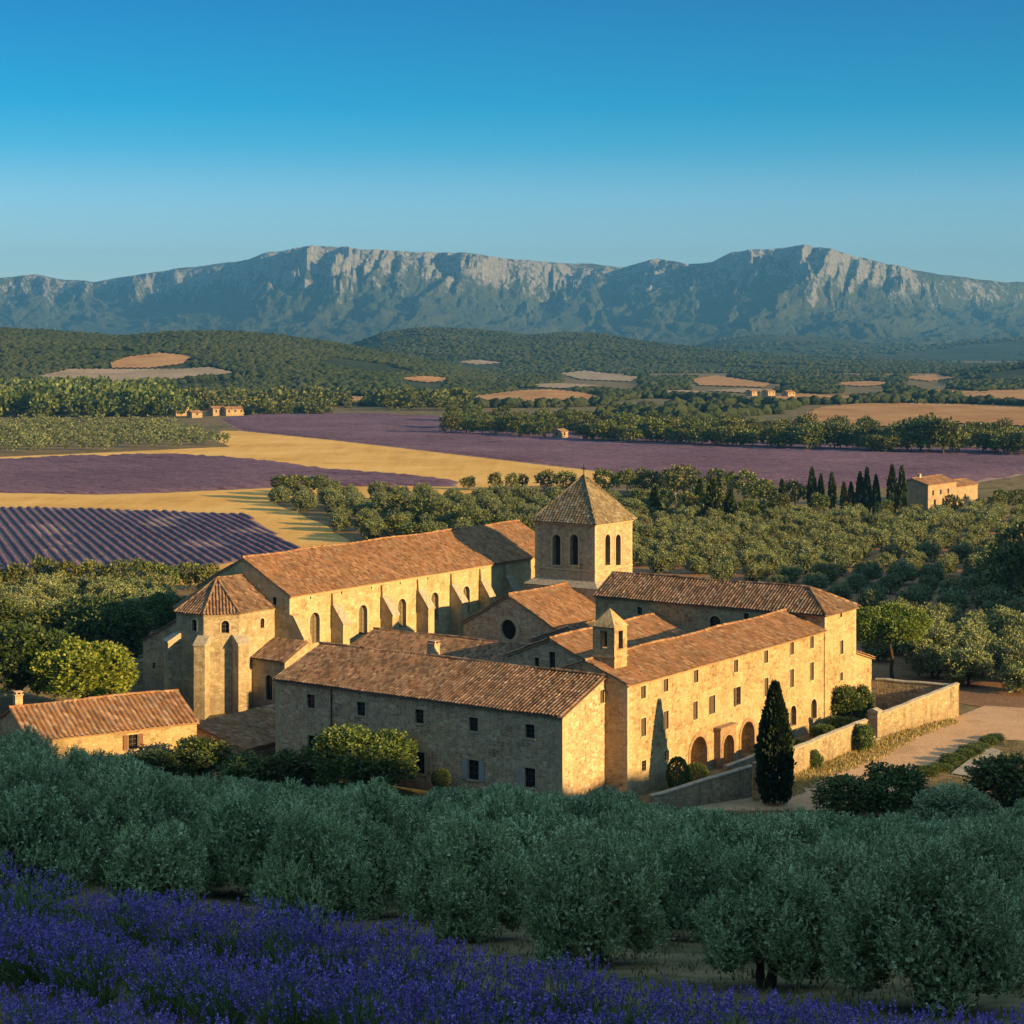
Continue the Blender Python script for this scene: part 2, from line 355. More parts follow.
def hill_h(h, X, Y):
    px = 512 + FOC * X / np.maximum(Y, 1)
    rz = np.interp(px, h['px'], h['z'])
    q = (Y - h['D'])
    f = np.where(q < 0, 1 - sstep(0, h['wf'], -q), 1 - sstep(0, h['wb'], q))
    nz = (fbm(X / 260, Y / 260, 4, 3) - .5) * h['rel'] * 2 * np.clip(f * 3, 0, 1) * (1 - .85 * np.exp(-(q / 120) ** 2))
    return rz * f + nz * np.clip(rz / 30, 0, 1) - 1.5 * (1 - np.clip(f * 6, 0, 1))
def T(X, Y):
    X = np.asarray(X, float); Y = np.asarray(Y, float)
    z = np.where(Y < 800, g(X, Y), 0.0)
    for h in HILLS: z = np.maximum(z, np.where(np.abs(Y - h['D']) < max(h['wf'], h['wb']), hill_h(h, X, Y), -9))
    return z
_YS = np.concatenate([np.arange(8, 300, .5), np.geomspace(300, 9000, 1500)])
def hit(px, py, y0=8.0):
    """where the sight line through (px, py) meets the terrain"""
    Y = _YS[_YS >= y0]; X = (px - 512) / FOC * Y; Z = CAMZ + (HOR - py) / FOC * Y
    k = np.nonzero(T(X, Y) >= Z)[0]
    if len(k) == 0: return None
    i = k[0]
    if i == 0: yy = Y[0]
    else:
        d0 = Z[i - 1] - float(T(X[i - 1], Y[i - 1])); d1 = Z[i] - float(T(X[i], Y[i])); yy = Y[i - 1] + (Y[i] - Y[i - 1]) * d0 / max(d0 - d1, 1e-9)
    x = (px - 512) / FOC * yy
    return float(x), float(yy), float(T(x, yy))
def flat(px, py, z=0.0):
    """the same on the level plain"""
    Y = (CAMZ - z) * FOC / (py - HOR); return ((px - 512) / FOC * Y, Y)
def to_px(X, Y, Z): return 512 + FOC * X / Y, HOR + FOC * (CAMZ - Z) / Y

# ground materials
def ground_mat():
    m, nt, b = mat('dry_ground', .95, .1); P = pos(nt)
    a = noise(nt, P, .035, 5, .6); f = noise(nt, P, .9, 6, .7); t = noise(nt, P, .25, 5, .65)
    c = ramp(nt, a, [(.35, (.17, .125, .065)), (.5, (.26, .19, .095)), (.62, (.13, .12, .05)), (.75, (.30, .22, .12))])
    c = mixc(nt, ramp(nt, t, [(.45, (0, 0, 0)), (.6, (.75,) * 3)]), c, (.085, .085, .035))
    c = mixc(nt, .7, c, ramp(nt, f, [(.3, (.45, .45, .45)), (.7, (1.1, 1.1, 1.1))]), 'MULTIPLY')
    nt.links.new(c, b.inputs['Base Color']); bump(nt, b, f, .8, .25); return m
def soil_mat(name, c0, c1, c2, s=.5, bs=.8, dist=.2):
    m, nt, b = mat(name, .95, .1); P = pos(nt)
    a = noise(nt, P, s * .12, 5, .65); f = noise(nt, P, s * 4, 6, .75)
    c = ramp(nt, a, [(.35, c0), (.52, c1), (.68, c2)])
    c = mixc(nt, .7, c, ramp(nt, f, [(.3, (.5, .5, .5)), (.7, (1.08, 1.08, 1.08))]), 'MULTIPLY')
    nt.links.new(c, b.inputs['Base Color']); bump(nt, b, f, bs, dist); return m
def stubble_mat(name, cols, ang, freq):
    """cut straw: swath lines along one bearing plus patchiness"""
    m, nt, b = mat(name, .9, .15); P = pos(nt)
    mp = N(nt, 'ShaderNodeMapping'); nt.links.new(P, mp.inputs[0]); mp.inputs['Rotation'].default_value = (0, 0, ang); mp.inputs['Scale'].default_value = (freq, freq * .06, 1)
    sw = noise(nt, mp.outputs[0], 1.0, 4, .6); a = noise(nt, P, .02, 5, .65); f = noise(nt, P, 2.2, 5, .8)
    c = ramp(nt, math_n(nt, 'ADD', math_n(nt, 'MULTIPLY', sw, .3), math_n(nt, 'MULTIPLY', a, .7)), [(.38, cols[0]), (.5, cols[1]), (.62, cols[2])])
    c = mixc(nt, .5, c, ramp(nt, f, [(.3, (.6, .6, .6)), (.7, (1.05, 1.05, 1.05))]), 'MULTIPLY')
    nt.links.new(c, b.inputs['Base Color']); bump(nt, b, f, 1.0, .6); return m
M['ground'] = ground_mat()
M['orchard_soil'] = soil_mat('orchard_soil', (.20, .12, .07), (.30, .17, .09), (.20, .16, .07), .5)
M['grove_soil'] = soil_mat('grove_soil', (.16, .115, .06), (.22, .16, .08), (.12, .11, .045), .9)
M['dirt'] = soil_mat('pale_dirt', (.50, .315, .175), (.60, .39, .225), (.44, .28, .145), .9, .6, .12)
M['golden'] = stubble_mat('golden_stubble', [(.58, .34, .085), (.74, .46, .13), (.80, .54, .18)], R(70), .22)
M['tan_field'] = stubble_mat('tan_stubble', [(.33, .17, .065), (.42, .23, .09), (.48, .29, .13)], R(20), .1)
M['grey_field'] = stubble_mat('grey_tilled', [(.27, .21, .13), (.34, .26, .17), (.40, .31, .21)], R(40), .1)
M['green_field'] = stubble_mat('green_field', [(.10, .10, .045), (.14, .13, .06), (.19, .16, .075)], R(30), .1)
M['dry_grass'] = soil_mat('dry_grass', (.40, .29, .10), (.30, .25, .08), (.15, .15, .05), 1.6, 1.0, .25)
def purple_mat(name, dark):
    m, nt, b = mat(name, .9, .1); P = pos(nt)
    a = noise(nt, P, .02, 4, .6); f = noise(nt, P, 2.6, 5, .8); t = noise(nt, P, .4, 4, .7)
    c = ramp(nt, math_n(nt, 'ADD', math_n(nt, 'MULTIPLY', a, .4), math_n(nt, 'MULTIPLY', t, .6)), [(.36, (.108, .068, .100)), (.5, (.170, .108, .160)), (.66, (.24, .162, .212))])
    c = mixc(nt, .8, c, ramp(nt, f, [(.3, (.35, .40, .35)), (.7, (1.15, 1.1, 1.15))]), 'MULTIPLY')
    nt.links.new(c, b.inputs['Base Color']); bump(nt, b, f, .9, .3); return m
M['lavender_rows'] = purple_mat('lavender_rows', 0)
M['lavender_soil'] = soil_mat('lavender_soil', (.30, .21, .185), (.38, .27, .22), (.30, .22, .15), .6)

# the one ground sheet, finer near the abbey, out to beyond the mountains
def axis(lo, hi, step, far_lo, far_hi, grow=1.16):
    a = list(np.arange(lo, hi + .01, step)); s = step; x = a[-1]
    while x < far_hi: s *= grow; x += s; a.append(min(x, far_hi))
    s = step; x = a[0]
    while x > far_lo: s *= grow; x -= s; a.insert(0, max(x, far_lo))
    return np.array(a)
gx = axis(-90, 280, 2.0, -14000, 14000); gy = axis(-120, 470, 2.0, -900, 17000)
GX, GY = np.meshgrid(gx, gy); GZ = np.where(GY < 800, g(GX, GY), 0.0)
ground = link_mesh('ground', raw_mesh('ground', np.stack([GX, GY, GZ], 2).reshape(-1, 3), grid_faces(len(gy), len(gx)), M['ground'], smooth=True))
tag(ground, 'dry grassy ground sloping down to the abbey and out over the plain', 'ground', kind='structure')

# hills
def hill_mat():
    m, nt, b = mat('wooded_hillside', .95, .1); P = pos(nt)
    a = noise(nt, P, .004, 5, .6); f = noise(nt, P, .05, 5, .7)
    c = ramp(nt, a, [(.40, (.028, .042, .016)), (.52, (.040, .055, .021)), (.64, (.075, .080, .035)), (.72, (.16, .135, .07))])
    c = mixc(nt, .6, c, ramp(nt, f, [(.3, (.5, .5, .5)), (.7, (1.05, 1.05, 1.05))]), 'MULTIPLY')
    nt.links.new(c, b.inputs['Base Color']); bump(nt, b, f, 1.0, 4.0); return m
M['hill'] = hill_mat()
HLAB = ['long dark wooded hill on the left with tan fields on its flank', 'rounded pine covered hill in the middle distance', 'low wooded rise at the right edge of the valley', 'blue foothills at the foot of the mountains', 'low swells of farmland beyond the hedgerow']
for h, lab in zip(HILLS, HLAB):
    pxs = np.arange(-700, 1750, 14.0) if h['D'] > 2000 else np.arange(200, 1300, 8.0)
    ys = h['D'] + np.concatenate([-np.linspace(h['wf'], 0, 46), np.linspace(0, h['wb'], 16)[1:]])
    PX, YY = np.meshgrid(pxs, ys); XX = (PX - 512) / FOC * YY
    o = link_mesh('hill', raw_mesh('hill', np.stack([XX, YY, hill_h(h, XX, YY)], 2).reshape(-1, 3), grid_faces(len(ys), len(pxs)), M['hill'], smooth=True))
    tag(o, lab, 'hill', kind='structure')

# the mountain wall
SKY = np.array([(-900, 318), (-500, 296), (-250, 284), (-100, 277), (0, 279), (35, 275), (55, 278.5), (95, 282.5), (130, 276.5), (175, 269), (215, 264), (250, 259), (265, 252.5), (310, 248), (340, 249), (360, 252), (425, 253.5), (465, 254.5), (500, 260),
                (545, 263), (592, 263.5), (622, 268), (657, 260), (687, 265), (712, 264), (732, 254), (772, 250.5), (807, 248), (832, 252.5), (872, 261.5), (912, 270), (962, 277.5), (997, 281.5), (1024, 282.5), (1150, 286), (1350, 300), (1800, 320)], float)
mpx = np.arange(-650, 1700, 2.2)
q = np.concatenate([-np.array([2500, 1600, 900, 500, 250, 100]), np.linspace(0, 1500, 90), np.linspace(1500, 5000, 90)[1:]])
PX, Q = np.meshgrid(mpx, q)
RR = 11200 - 600 * np.sin((PX - 200) / 330.0) + 350 * np.sin(PX / 90.0 + 1)
Hs = CAMZ + (HOR - np.interp(PX, SKY[:, 0], SKY[:, 1]) + (fbm(PX / 14, PX * 0, 3, 9) - .5) * 2.2) / FOC * RR
wx = (fbm(PX / 45, Q / 700, 4, 5) - .5) * 70; wq = (fbm(PX / 30, Q / 500, 4, 6) - .5) * 900
sp0 = fbm((PX + wx) / 120 + Q / 2200, Q / 4000, 2, 19) - .5
sp = ridged((PX + wx) / 58 + Q / 1900, (Q + wq) / 2600 + .3, 4, 21) - .55
sp2 = fbm(PX / 11 + wx / 14, (Q + wq) / 260, 5, 41) - .5
sp3 = ridged((PX + wx) / 19 - Q / 800, (Q + wq) / 700, 4, 77) - .5
fade = sstep(0, 260, Q) * (1 - .55 * sstep(1800, 4200, Q))
W = np.maximum(Q - fade * (1900 * sp0 + 1000 * sp + 420 * sp2 + 330 * sp3), np.minimum(Q, 0) + 0)
PR = np.array([(0, 1), (120, .95), (260, .86), (480, .70), (800, .55), (1250, .41), (1900, .27), (2700, .15), (3700, .055), (4700, 0), (5200, -.01)])
fr = np.interp(W, PR[:, 0], PR[:, 1])
fr = np.where(Q < 0, 1 - sstep(0, 2600, -Q), fr)
fr = np.minimum(fr, np.where(Q < 0, 1, 1 - .00006 * Q))
Hm = Hs * fr + 55 * (fbm(PX / 40, Q / 600, 4, 61) - .45) * sstep(1100, 2400, Q) * (1 - sstep(4200, 5000, Q))
Ym = RR - Q; Xm = (PX - 512) / FOC * Ym
def mountain_mat():
    m, nt, b = mat('limestone_and_scrub', .95, .1)
    ge = N(nt, 'ShaderNodeNewGeometry'); P = ge.outputs['Position']
    sp_ = N(nt, 'ShaderNodeSeparateXYZ'); nt.links.new(ge.outputs['True Normal'], sp_.inputs[0])
    sz_ = N(nt, 'ShaderNodeSeparateXYZ'); nt.links.new(P, sz_.inputs[0])
    a = noise(nt, P, .0025, 6, .65); f = noise(nt, scaled(nt, P, (1, 1, .5)), .012, 7, .72); fine = noise(nt, P, .05, 4, .7); f2 = noise(nt, scaled(nt, P, (1, 1, .6)), .034, 5, .75)
    steep = math_n(nt, 'SUBTRACT', 1.0, sp_.outputs[2])
    hi = math_n(nt, 'MULTIPLY', math_n(nt, 'SUBTRACT', sz_.outputs[2], 255.0), .0020)
    k = math_n(nt, 'ADD', math_n(nt, 'ADD', math_n(nt, 'MULTIPLY', steep, .55), hi), math_n(nt, 'ADD', math_n(nt, 'MULTIPLY', math_n(nt, 'SUBTRACT', math_n(nt, 'ADD', math_n(nt, 'MULTIPLY', f, .5), math_n(nt, 'MULTIPLY', f2, .5)), .5), 2.9), math_n(nt, 'MULTIPLY', math_n(nt, 'SUBTRACT', a, .5), 1.3)))
    rock = ramp(nt, fine, [(.3, (.11, .12, .125)), (.5, (.215, .225, .23)), (.7, (.32, .33, .335))])
    scrub = ramp(nt, fine, [(.3, (.040, .056, .034)), (.7, (.078, .096, .055))])
    c = mixc(nt, ramp(nt, k, [(.43, (0, 0, 0)), (.57, (1, 1, 1))]), scrub, rock)
    nt.links.new(c, b.inputs['Base Color']); bump(nt, b, f, 1.0, 60.0); return m
mountain = link_mesh('mountain', raw_mesh('mountain', np.stack([Xm, Ym, Hm], 2).reshape(-1, 3), grid_faces(len(q), len(mpx))[:, ::-1], mountain_mat(), smooth=False))
tag(mountain, 'long pale limestone mountain ridge with cliffs and scrub across the horizon', 'mountain', kind='structure')

# the air
hz = MB(); hz.box(-15500, 15500, -1000, 17200, -12, 860)
m, nt, b = mat('haze_air'); nt.nodes.remove(b)
pv = N(nt, 'ShaderNodeVolumePrincipled'); pv.inputs['Color'].default_value = (.12, .45, .93, 1); pv.inputs['Density'].default_value = 6.2e-5; pv.inputs['Anisotropy'].default_value = .1
nt.links.new(pv.outputs[0], nt.nodes['Material Output'].inputs['Volume'])
haze = hz.build('haze', m); tag(haze, 'thin blue air that fades the hills and mountains', 'haze', kind='stuff')

# ---------------------------------------------------------------- fields laid on the plain
def rough_poly(pts, step=9.0, amp=.012, seed=0):
    """polygon with a slightly uneven edge"""
    out = []; rr = random.Random(seed); n = len(pts)
    for i in range(n):
        a = Vector(pts[i]); c = Vector(pts[(i + 1) % n]); L = (c - a).length; k = max(1, int(L / step))
        nn = Vector((-(c - a).y, (c - a).x)).normalized()
        for j in range(k):
            out.append(a + (c - a) * j / k + (nn * rr.uniform(-1, 1) * min(step, L) * amp * 6 if j else Vector((0, 0))))
    return [(p.x, p.y) for p in out]
def inside(px, py, poly):
    poly = np.asarray(poly); r = np.zeros(np.shape(px), bool); n = len(poly); j = n - 1
    for i in range(n):
        xi, yi = poly[i]; xj, yj = poly[j]
        with np.errstate(divide='ignore', invalid='ignore'):
            cr = ((yi > py) != (yj > py)) & (px < (xj - xi) * (py - yi) / (yj - yi + 1e-12) + xi)
        r ^= cr; j = i
    return r
def field(name, pxpoly, z, material, label, cat='field', kind='structure', step=9.0, amp=.012):
    pts = rough_poly([flat(*p) for p in pxpoly], step, amp, len(pxpoly))
    mb = MB(); mb.face([(x, y, z) for x, y in pts][::1]); o = mb.build(name, material)
    bm = bmesh.new(); bm.from_mesh(o.data); bmesh.ops.triangulate(bm, faces=bm.faces)
    for f_ in bm.faces:
        if f_.normal.z < 0: f_.normal_flip()
    bm.to_mesh(o.data); bm.free()
    tag(o, label, cat, kind=kind); return o
def rows(name, pxpoly, ang, spacing, width, height, step, label, gap=0.0, z0=.12):
    """clipped hedgerow-like mounds of lavender, all rows of one field"""
    poly = np.array([flat(*p) for p in pxpoly]); d = np.array([math.cos(ang), math.sin(ang)]); n = np.array([-d[1], d[0]])
    s = poly @ d; t = poly @ n; V = []; F = []
    prof = [(-.5, 0.0), (-.38, .82), (0, 1.0), (.38, .82), (.5, 0.0)]
    for tt in np.arange(t.min(), t.max(), spacing):
        ss = np.arange(s.min(), s.max() + step, step); P = ss[:, None] * d + tt * n
        ok = inside(P[:, 0], P[:, 1], poly)
        idx = np.nonzero(ok)[0]
        if len(idx) < 2: continue
        for run in np.split(idx, np.nonzero(np.diff(idx) > 1)[0] + 1):
            if len(run) < 2: continue
            base = len(V)
            wob = (vnoise(ss[run] / 12, tt, 5) - .5) * .16
            hh = height * (.70 + .5 * vnoise(ss[run] / 1.7, tt * 3.1, 8)) * (.45 + .75 * sstep(.25, .42, fbm(ss[run] / 26, tt / 14, 3, 12))); ww = width * (.85 + .3 * vnoise(ss[run] / 2.3, tt * 1.7, 9))
            for k, si in enumerate(run):
                end = .15 if k in (0, len(run) - 1) else 1
                for a_, b_ in prof:
                    q_ = ss[si] * d + (tt + wob[k] + a_ * ww[k]) * n; V.append((q_[0], q_[1], z0 - .1 + b_ * hh[k] * end))
            F.append(grid_faces(len(run), 5) + base)
    o = link_mesh(name, raw_mesh(name, np.array(V), np.concatenate(F), M['lavender_rows'], smooth=True))
    tag(o, label, 'lavender', kind='stuff'); return o

field('stubble_field', [(-120, 452), (0, 457), (120, 452), (220, 447), (214, 440), (222, 431), (250, 431), (330, 440), (450, 454), (560, 467), (622, 474), (604, 486), (500, 486), (440, 500), (350, 565), (200, 585), (-120, 585)], .04, M['golden'], 'golden cut straw field curving between the lavender plots')
L2 = [(-120, 462), (0, 460), (80, 457), (166, 455), (232, 459), (290, 465), (340, 471), (459, 482), (455, 487), (400, 486), (276, 488), (232, 490), (166, 493), (100, 495), (0, 493), (-120, 491)]
L1 = [(-120, 506), (0, 508), (60, 508), (150, 511), (244, 514.5), (266, 528), (301, 551), (230, 563), (166, 577), (0, 577), (-120, 577)]
L3 = [(218, 419), (265, 413.5), (380, 414), (455, 418), (620, 430), (760, 444), (900, 448), (1160, 452), (1160, 470), (1024, 475), (960, 486), (860, 488), (704, 482), (616, 474), (560, 467), (450, 454), (330, 440), (240, 431)]
for nm, P_ in (('middle', L2), ('lower', L1), ('far', L3)):
    field('lavender_plot', P_, .08, M['lavender_soil'], {'middle': 'earth under the middle lavender plot between two straw strips', 'lower': 'earth between the clear rows of the lower left lavender plot', 'far': 'earth under the long lavender plot beyond the straw field'}[nm])
rows('lavender_rows', L1, math.atan2(-.95, .32), 2.15, 1.35, .50, .9, 'rows of purple lavender running towards the abbey at lower left')
rows('lavender_rows', L2, math.atan2(-.5, .86), 2.3, 2.0, .9, 3.0, 'dense purple lavender plot between two golden straw strips')
rows('lavender_rows', L3, math.atan2(-.42, .9), 2.6, 2.3, .9, 5.0, 'long purple lavender field stretching behind the bell tower')

# orchard ground, road, verges
field('orchard_ground', [(560, 498), (700, 503), (900, 514), (1200, 520), (1200, 715), (1010, 712), (880, 690), (640, 640), (560, 560)], .05, M['orchard_soil'], 'reddish bare soil under the olive orchard')
def drape(name, pxpoly, nx, ny, off, material, label, cat='field'):
    """patch lying on a hillside, outline given on the hill"""
    P_ = np.asarray(pxpoly, float); nx, ny = int(nx * 1.6), max(8, ny); xs = np.linspace(P_[:, 0].min() + .3, P_[:, 0].max() - .3, nx); mb = MB(); cols = []
    for x in xs:
        ys = []
        for i in range(len(P_)):
            (x0, y0_), (x1, y1_) = P_[i], P_[(i + 1) % len(P_)]
            if (x0 > x) != (x1 > x): ys.append(y0_ + (x - x0) / (x1 - x0) * (y1_ - y0_))
        if len(ys) < 2: cols.append(None); continue
        j = .35 * math.sin(x * .9) + .25 * math.sin(x * 2.3 + 1)
        cols.append([hit(x, y, 1000) for y in np.linspace(min(ys) + j, max(ys) + j, ny)])
    for c0, c1 in zip(cols, cols[1:]):
        if c0 is None or c1 is None: continue
        for j in range(ny - 1):
            c = [c0[j + 1], c1[j + 1], c1[j], c0[j]]
            if any(k is None for k in c): continue
            yy = [k[1] for k in c]
            if max(yy) - min(yy) > 900: continue
            mb.face([(k[0], k[1], k[2] + off) for k in c])
    if not mb.f: return None
    o = mb.build(name, material, recalc=True); tag(o, label, cat, kind='structure'); return o
EXTRA_PX = []
drape('hillside_field', [(110, 364), (128, 358), (160, 354), (192, 357), (182, 365), (150, 369), (112, 369)], 44, 14, 1.5, M['tan_field'], 'bright tan field high on the left wooded hill')
drape('hillside_field', [(38, 377), (70, 370), (110, 370), (180, 370), (210, 368), (236, 374), (190, 378), (135, 386), (100, 389), (60, 388)], 70, 16, 1.2, M['grey_field'], 'greyish mown field below the tan one on the left hill')
drape('valley_field', [(450, 400), (480, 396), (520, 391), (550, 390), (580, 393), (612, 399), (590, 404), (540, 406), (490, 405)], 60, 14, .8, M['tan_field'], 'lens shaped orange stubble field on a swell above the hedgerow')
drape('valley_field', [(300, 398), (330, 396), (380, 398), (420, 403), (418, 406), (380, 405), (320, 402)], 50, 10, .6, M['tan_field'], 'thin tan field strip left of the hedgerow')
drape('valley_field', [(790, 421), (820, 408), (870, 403), (960, 405), (1060, 410), (1060, 428), (960, 424), (860, 428)], 80, 16, .6, M['tan_field'], 'broad orange tilled field on the right behind the hedgerow')
drape('valley_field', [(770, 397), (800, 394), (852, 397), (850, 403), (800, 404)], 40, 10, .6, M['tan_field'], 'small ochre field in front of the far hamlet')
drape('valley_field', [(955, 396), (990, 391), (1060, 390), (1060, 403), (1000, 404)], 40, 12, .6, M['tan_field'], 'pale field at the right edge below the wooded rise')
drape('valley_field', [(590, 404), (650, 399), (720, 403), (790, 410), (790, 424), (700, 420), (620, 412)], 60, 14, .5, M['green_field'], 'dull green pasture between the orange fields')
drape('hillside_field', [(690, 380), (715, 376), (770, 384), (765, 388), (700, 386)], 34, 10, 1.0, M['tan_field'], 'pinkish cleared field on the low central slope')
drape('hillside_field', [(560, 374), (585, 371), (640, 378), (630, 382), (580, 380)], 34, 10, 1.0, M['grey_field'], 'thin bare strip on the pine covered hill')
for k_, (p_, lab_) in enumerate((([(505, 386), (560, 383.5), (602, 386.5), (560, 389)], 'thin tan strip on the slope above the lens shaped field'), ([(818, 384), (868, 381.5), (908, 384), (862, 387)], 'thin straw strip on the rise right of the far hamlet'), ([(708, 391.5), (745, 389), (792, 391), (752, 394)], 'pale strip just above the far hamlet'), ([(905, 392.5), (945, 390), (990, 393), (944, 396)], 'ochre strip near the foot of the right wooded rise'), ([(638, 393), (682, 390.5), (708, 393), (664, 396)], 'pale strip between copses in the valley middle'), ([(392, 379), (425, 376.5), (462, 380), (428, 383)], 'small clearing on the right flank of the left hill'), ([(455, 362), (480, 360), (505, 363), (478, 365)], 'small pale clearing low on the middle hill'))):
    drape('hillside_field', p_, 34, 8, .9, M['tan_field'] if k_ % 2 else M['grey_field'], lab_); EXTRA_PX.append(p_)
drape('hillside_field', [(900, 378), (930, 375), (955, 378), (930, 382)], 24, 8, 1.0, M['tan_field'], 'tiny tan clearing on the right wooded rise')
# ---------------------------------------------------------------- buildings: frames, wall panels, roofs
class Frame:
    """plan axes of a group of buildings: u runs along ang, v is u turned 90 degrees to the left"""
    def __init__(s, ox, oy, ang): s.ox, s.oy, s.a = ox, oy, ang; s.c, s.s = math.cos(ang), math.sin(ang)
    def W(s, u, v): return (s.ox + u * s.c - v * s.s, s.oy + u * s.s + v * s.c)
    def u_at(s, px, v): k = (px - 512) / FOC; return (k * (s.oy + v * s.c) - s.ox + v * s.s) / (s.c - k * s.s)
    def v_at(s, px, u): k = (px - 512) / FOC; return (s.ox + u * s.c - k * (s.oy + u * s.s)) / (s.s + k * s.c)
    def z_at(s, py, u, v): return CAMZ - (py - HOR) / FOC * s.W(u, v)[1]
AB = Frame(10.9, 183.5, R(55.4))             # the abbey's axes

class Bld:
    def __init__(s, name, label, cat, fr, u, v, group=None, z=0.0):
        s.fr, s.o = fr, (u, v); x, y = fr.W(u, v); s.z = z
        s.root = thing(name, label, cat, (x, y, z), fr.a, group)
    def part(s, name, mb, m, parent=None, label=None, recalc=False):
        u, v = s.o
        mb.v = [(p[0] - u, p[1] - v, p[2] - s.z) for p in mb.v]
        o = mb.build(name, m, parent or s.root, recalc)
        if label: o['label'] = label
        return o

def clip_poly(poly, hp):
    for a, b, c in hp:
        out = []
        for i in range(len(poly)):
            p, q_ = poly[i], poly[(i + 1) % len(poly)]
            dp = a * p[0] + b * p[1] - c; dq = a * q_[0] + b * q_[1] - c
            if dp <= 1e-9: out.append(p)
            if (dp < -1e-9 and dq > 1e-9) or (dp > 1e-9 and dq < -1e-9):
                t = dp / (dp - dq); out.append((p[0] + (q_[0] - p[0]) * t, p[1] + (q_[1] - p[1]) * t))
        poly = out
        if len(poly) < 3: return []
    return poly
def outline(o):
    """corner list of an opening, counter-clockwise seen from outside"""
    s, z0, w, h, shape = o[:5]; x0, x1, z1 = s - w / 2, s + w / 2, z0 + h
    if shape == 'rect': return [(x0, z0), (x1, z0), (x1, z1), (x0, z1)]
    if shape == 'arch':
        r = w / 2; zs = z1 - r
        return [(x0, z0), (x1, z0)] + [(s + r * math.cos(t), zs + r * math.sin(t)) for t in np.linspace(0, math.pi, 13)]
    return [(s + w / 2 * math.cos(t), z0 + h / 2 + h / 2 * math.sin(t)) for t in np.linspace(-math.pi, math.pi, 25)[:-1]]
class Panel:
    """one upright wall face from p0 to p1 in plan, seen left to right from outside"""
    def __init__(s, fr, p0, p1, z0, z1):
        s.fr, s.p0, s.p1, s.z0, s.z1 = fr, Vector(p0), Vector(p1), z0, z1
        s.L = (s.p1 - s.p0).length; s.d = (s.p1 - s.p0) / s.L; s.inw = Vector((-s.d.y, s.d.x)); s.ops = []; s.hp = []
    def P(s, a, z, dep=0.0):
        q_ = s.p0 + s.d * a + s.inw * dep; return (q_.x, q_.y, z)
    def at(s, px, py):
        a = Vector(s.fr.W(*s.p0)); b = Vector(s.fr.W(*s.p1)); d = (b - a).normalized(); k = (px - 512) / FOC
        t = (k * a.y - a.x) / (d.x - k * d.y); return t, CAMZ - (py - HOR) / FOC * (a.y + d.y * t)
    def opening(s, a, z0, w, h, shape='rect', dep=.25): o = (a, z0, w, h, shape, dep); s.ops.append(o); return o
    def open_px(s, px, py_top, py_bot, w, shape='rect', dep=.25):
        a, zt = s.at(px, py_top); _, zb = s.at(px, py_bot); return s.opening(a, zb, w, zt - zb, shape, dep)
    def gable(s, ar, ze, zr):
        """keep only what lies under a gable with its apex at ar"""
        k0 = (zr - ze) / max(ar, 1e-6); k1 = (zr - ze) / max(s.L - ar, 1e-6)
        if ar > 1e-3: s.hp.append((-k0, 1, ze))
        if s.L - ar > 1e-3: s.hp.append((k1, 1, ze + k1 * s.L))
        s.z1 = zr
    def emit(s, mb):
        xs = sorted({0.0, s.L} | {o[0] - o[2] / 2 for o in s.ops} | {o[0] + o[2] / 2 for o in s.ops})
        zs = sorted({s.z0, s.z1} | {o[1] for o in s.ops} | {o[1] + o[3] for o in s.ops})
        def put(poly):
            poly = clip_poly(poly, s.hp)
            if len(poly) >= 3: mb.face([s.P(a, z) for a, z in poly])
        for i in range(len(xs) - 1):
            for j in range(len(zs) - 1):
                if xs[i + 1] - xs[i] < 1e-6 or zs[j + 1] - zs[j] < 1e-6: continue
                cx, cz = (xs[i] + xs[i + 1]) / 2, (zs[j] + zs[j + 1]) / 2
                if any(abs(cx - o[0]) < o[2] / 2 and o[1] < cz < o[1] + o[3] for o in s.ops): continue
                put([(xs[i], zs[j]), (xs[i + 1], zs[j]), (xs[i + 1], zs[j + 1]), (xs[i], zs[j + 1])])
        for o in s.ops:
            a, z0, w, h, shape, dep = o; ol = outline(o)
            for i in range(len(ol)):
                p, q_ = ol[i], ol[(i + 1) % len(ol)]
                mb.face([s.P(*p), s.P(*p, dep), s.P(*q_, dep), s.P(*q_)])
            x0, x1, z1 = a - w / 2, a + w / 2, z0 + h
            if shape == 'arch':
                arc = ol[2:]; n = len(arc)
                for i in range(n // 2): put([(x1, z1), arc[i + 1], arc[i]])
                for i in range(n // 2, n - 1): put([(x0, z1), arc[i + 1], arc[i]])
            elif shape == 'round':
                zc = z0 + h / 2
                for cx_, cz_, lo, hi in ((x0, z0, 0, 6), (x1, z0, 6, 12), (x1, z1, 12, 18), (x0, z1, 18, 24)):
                    for i in range(lo, hi): put([(cx_, cz_), ol[(i + 1) % 24], ol[i % 24]])

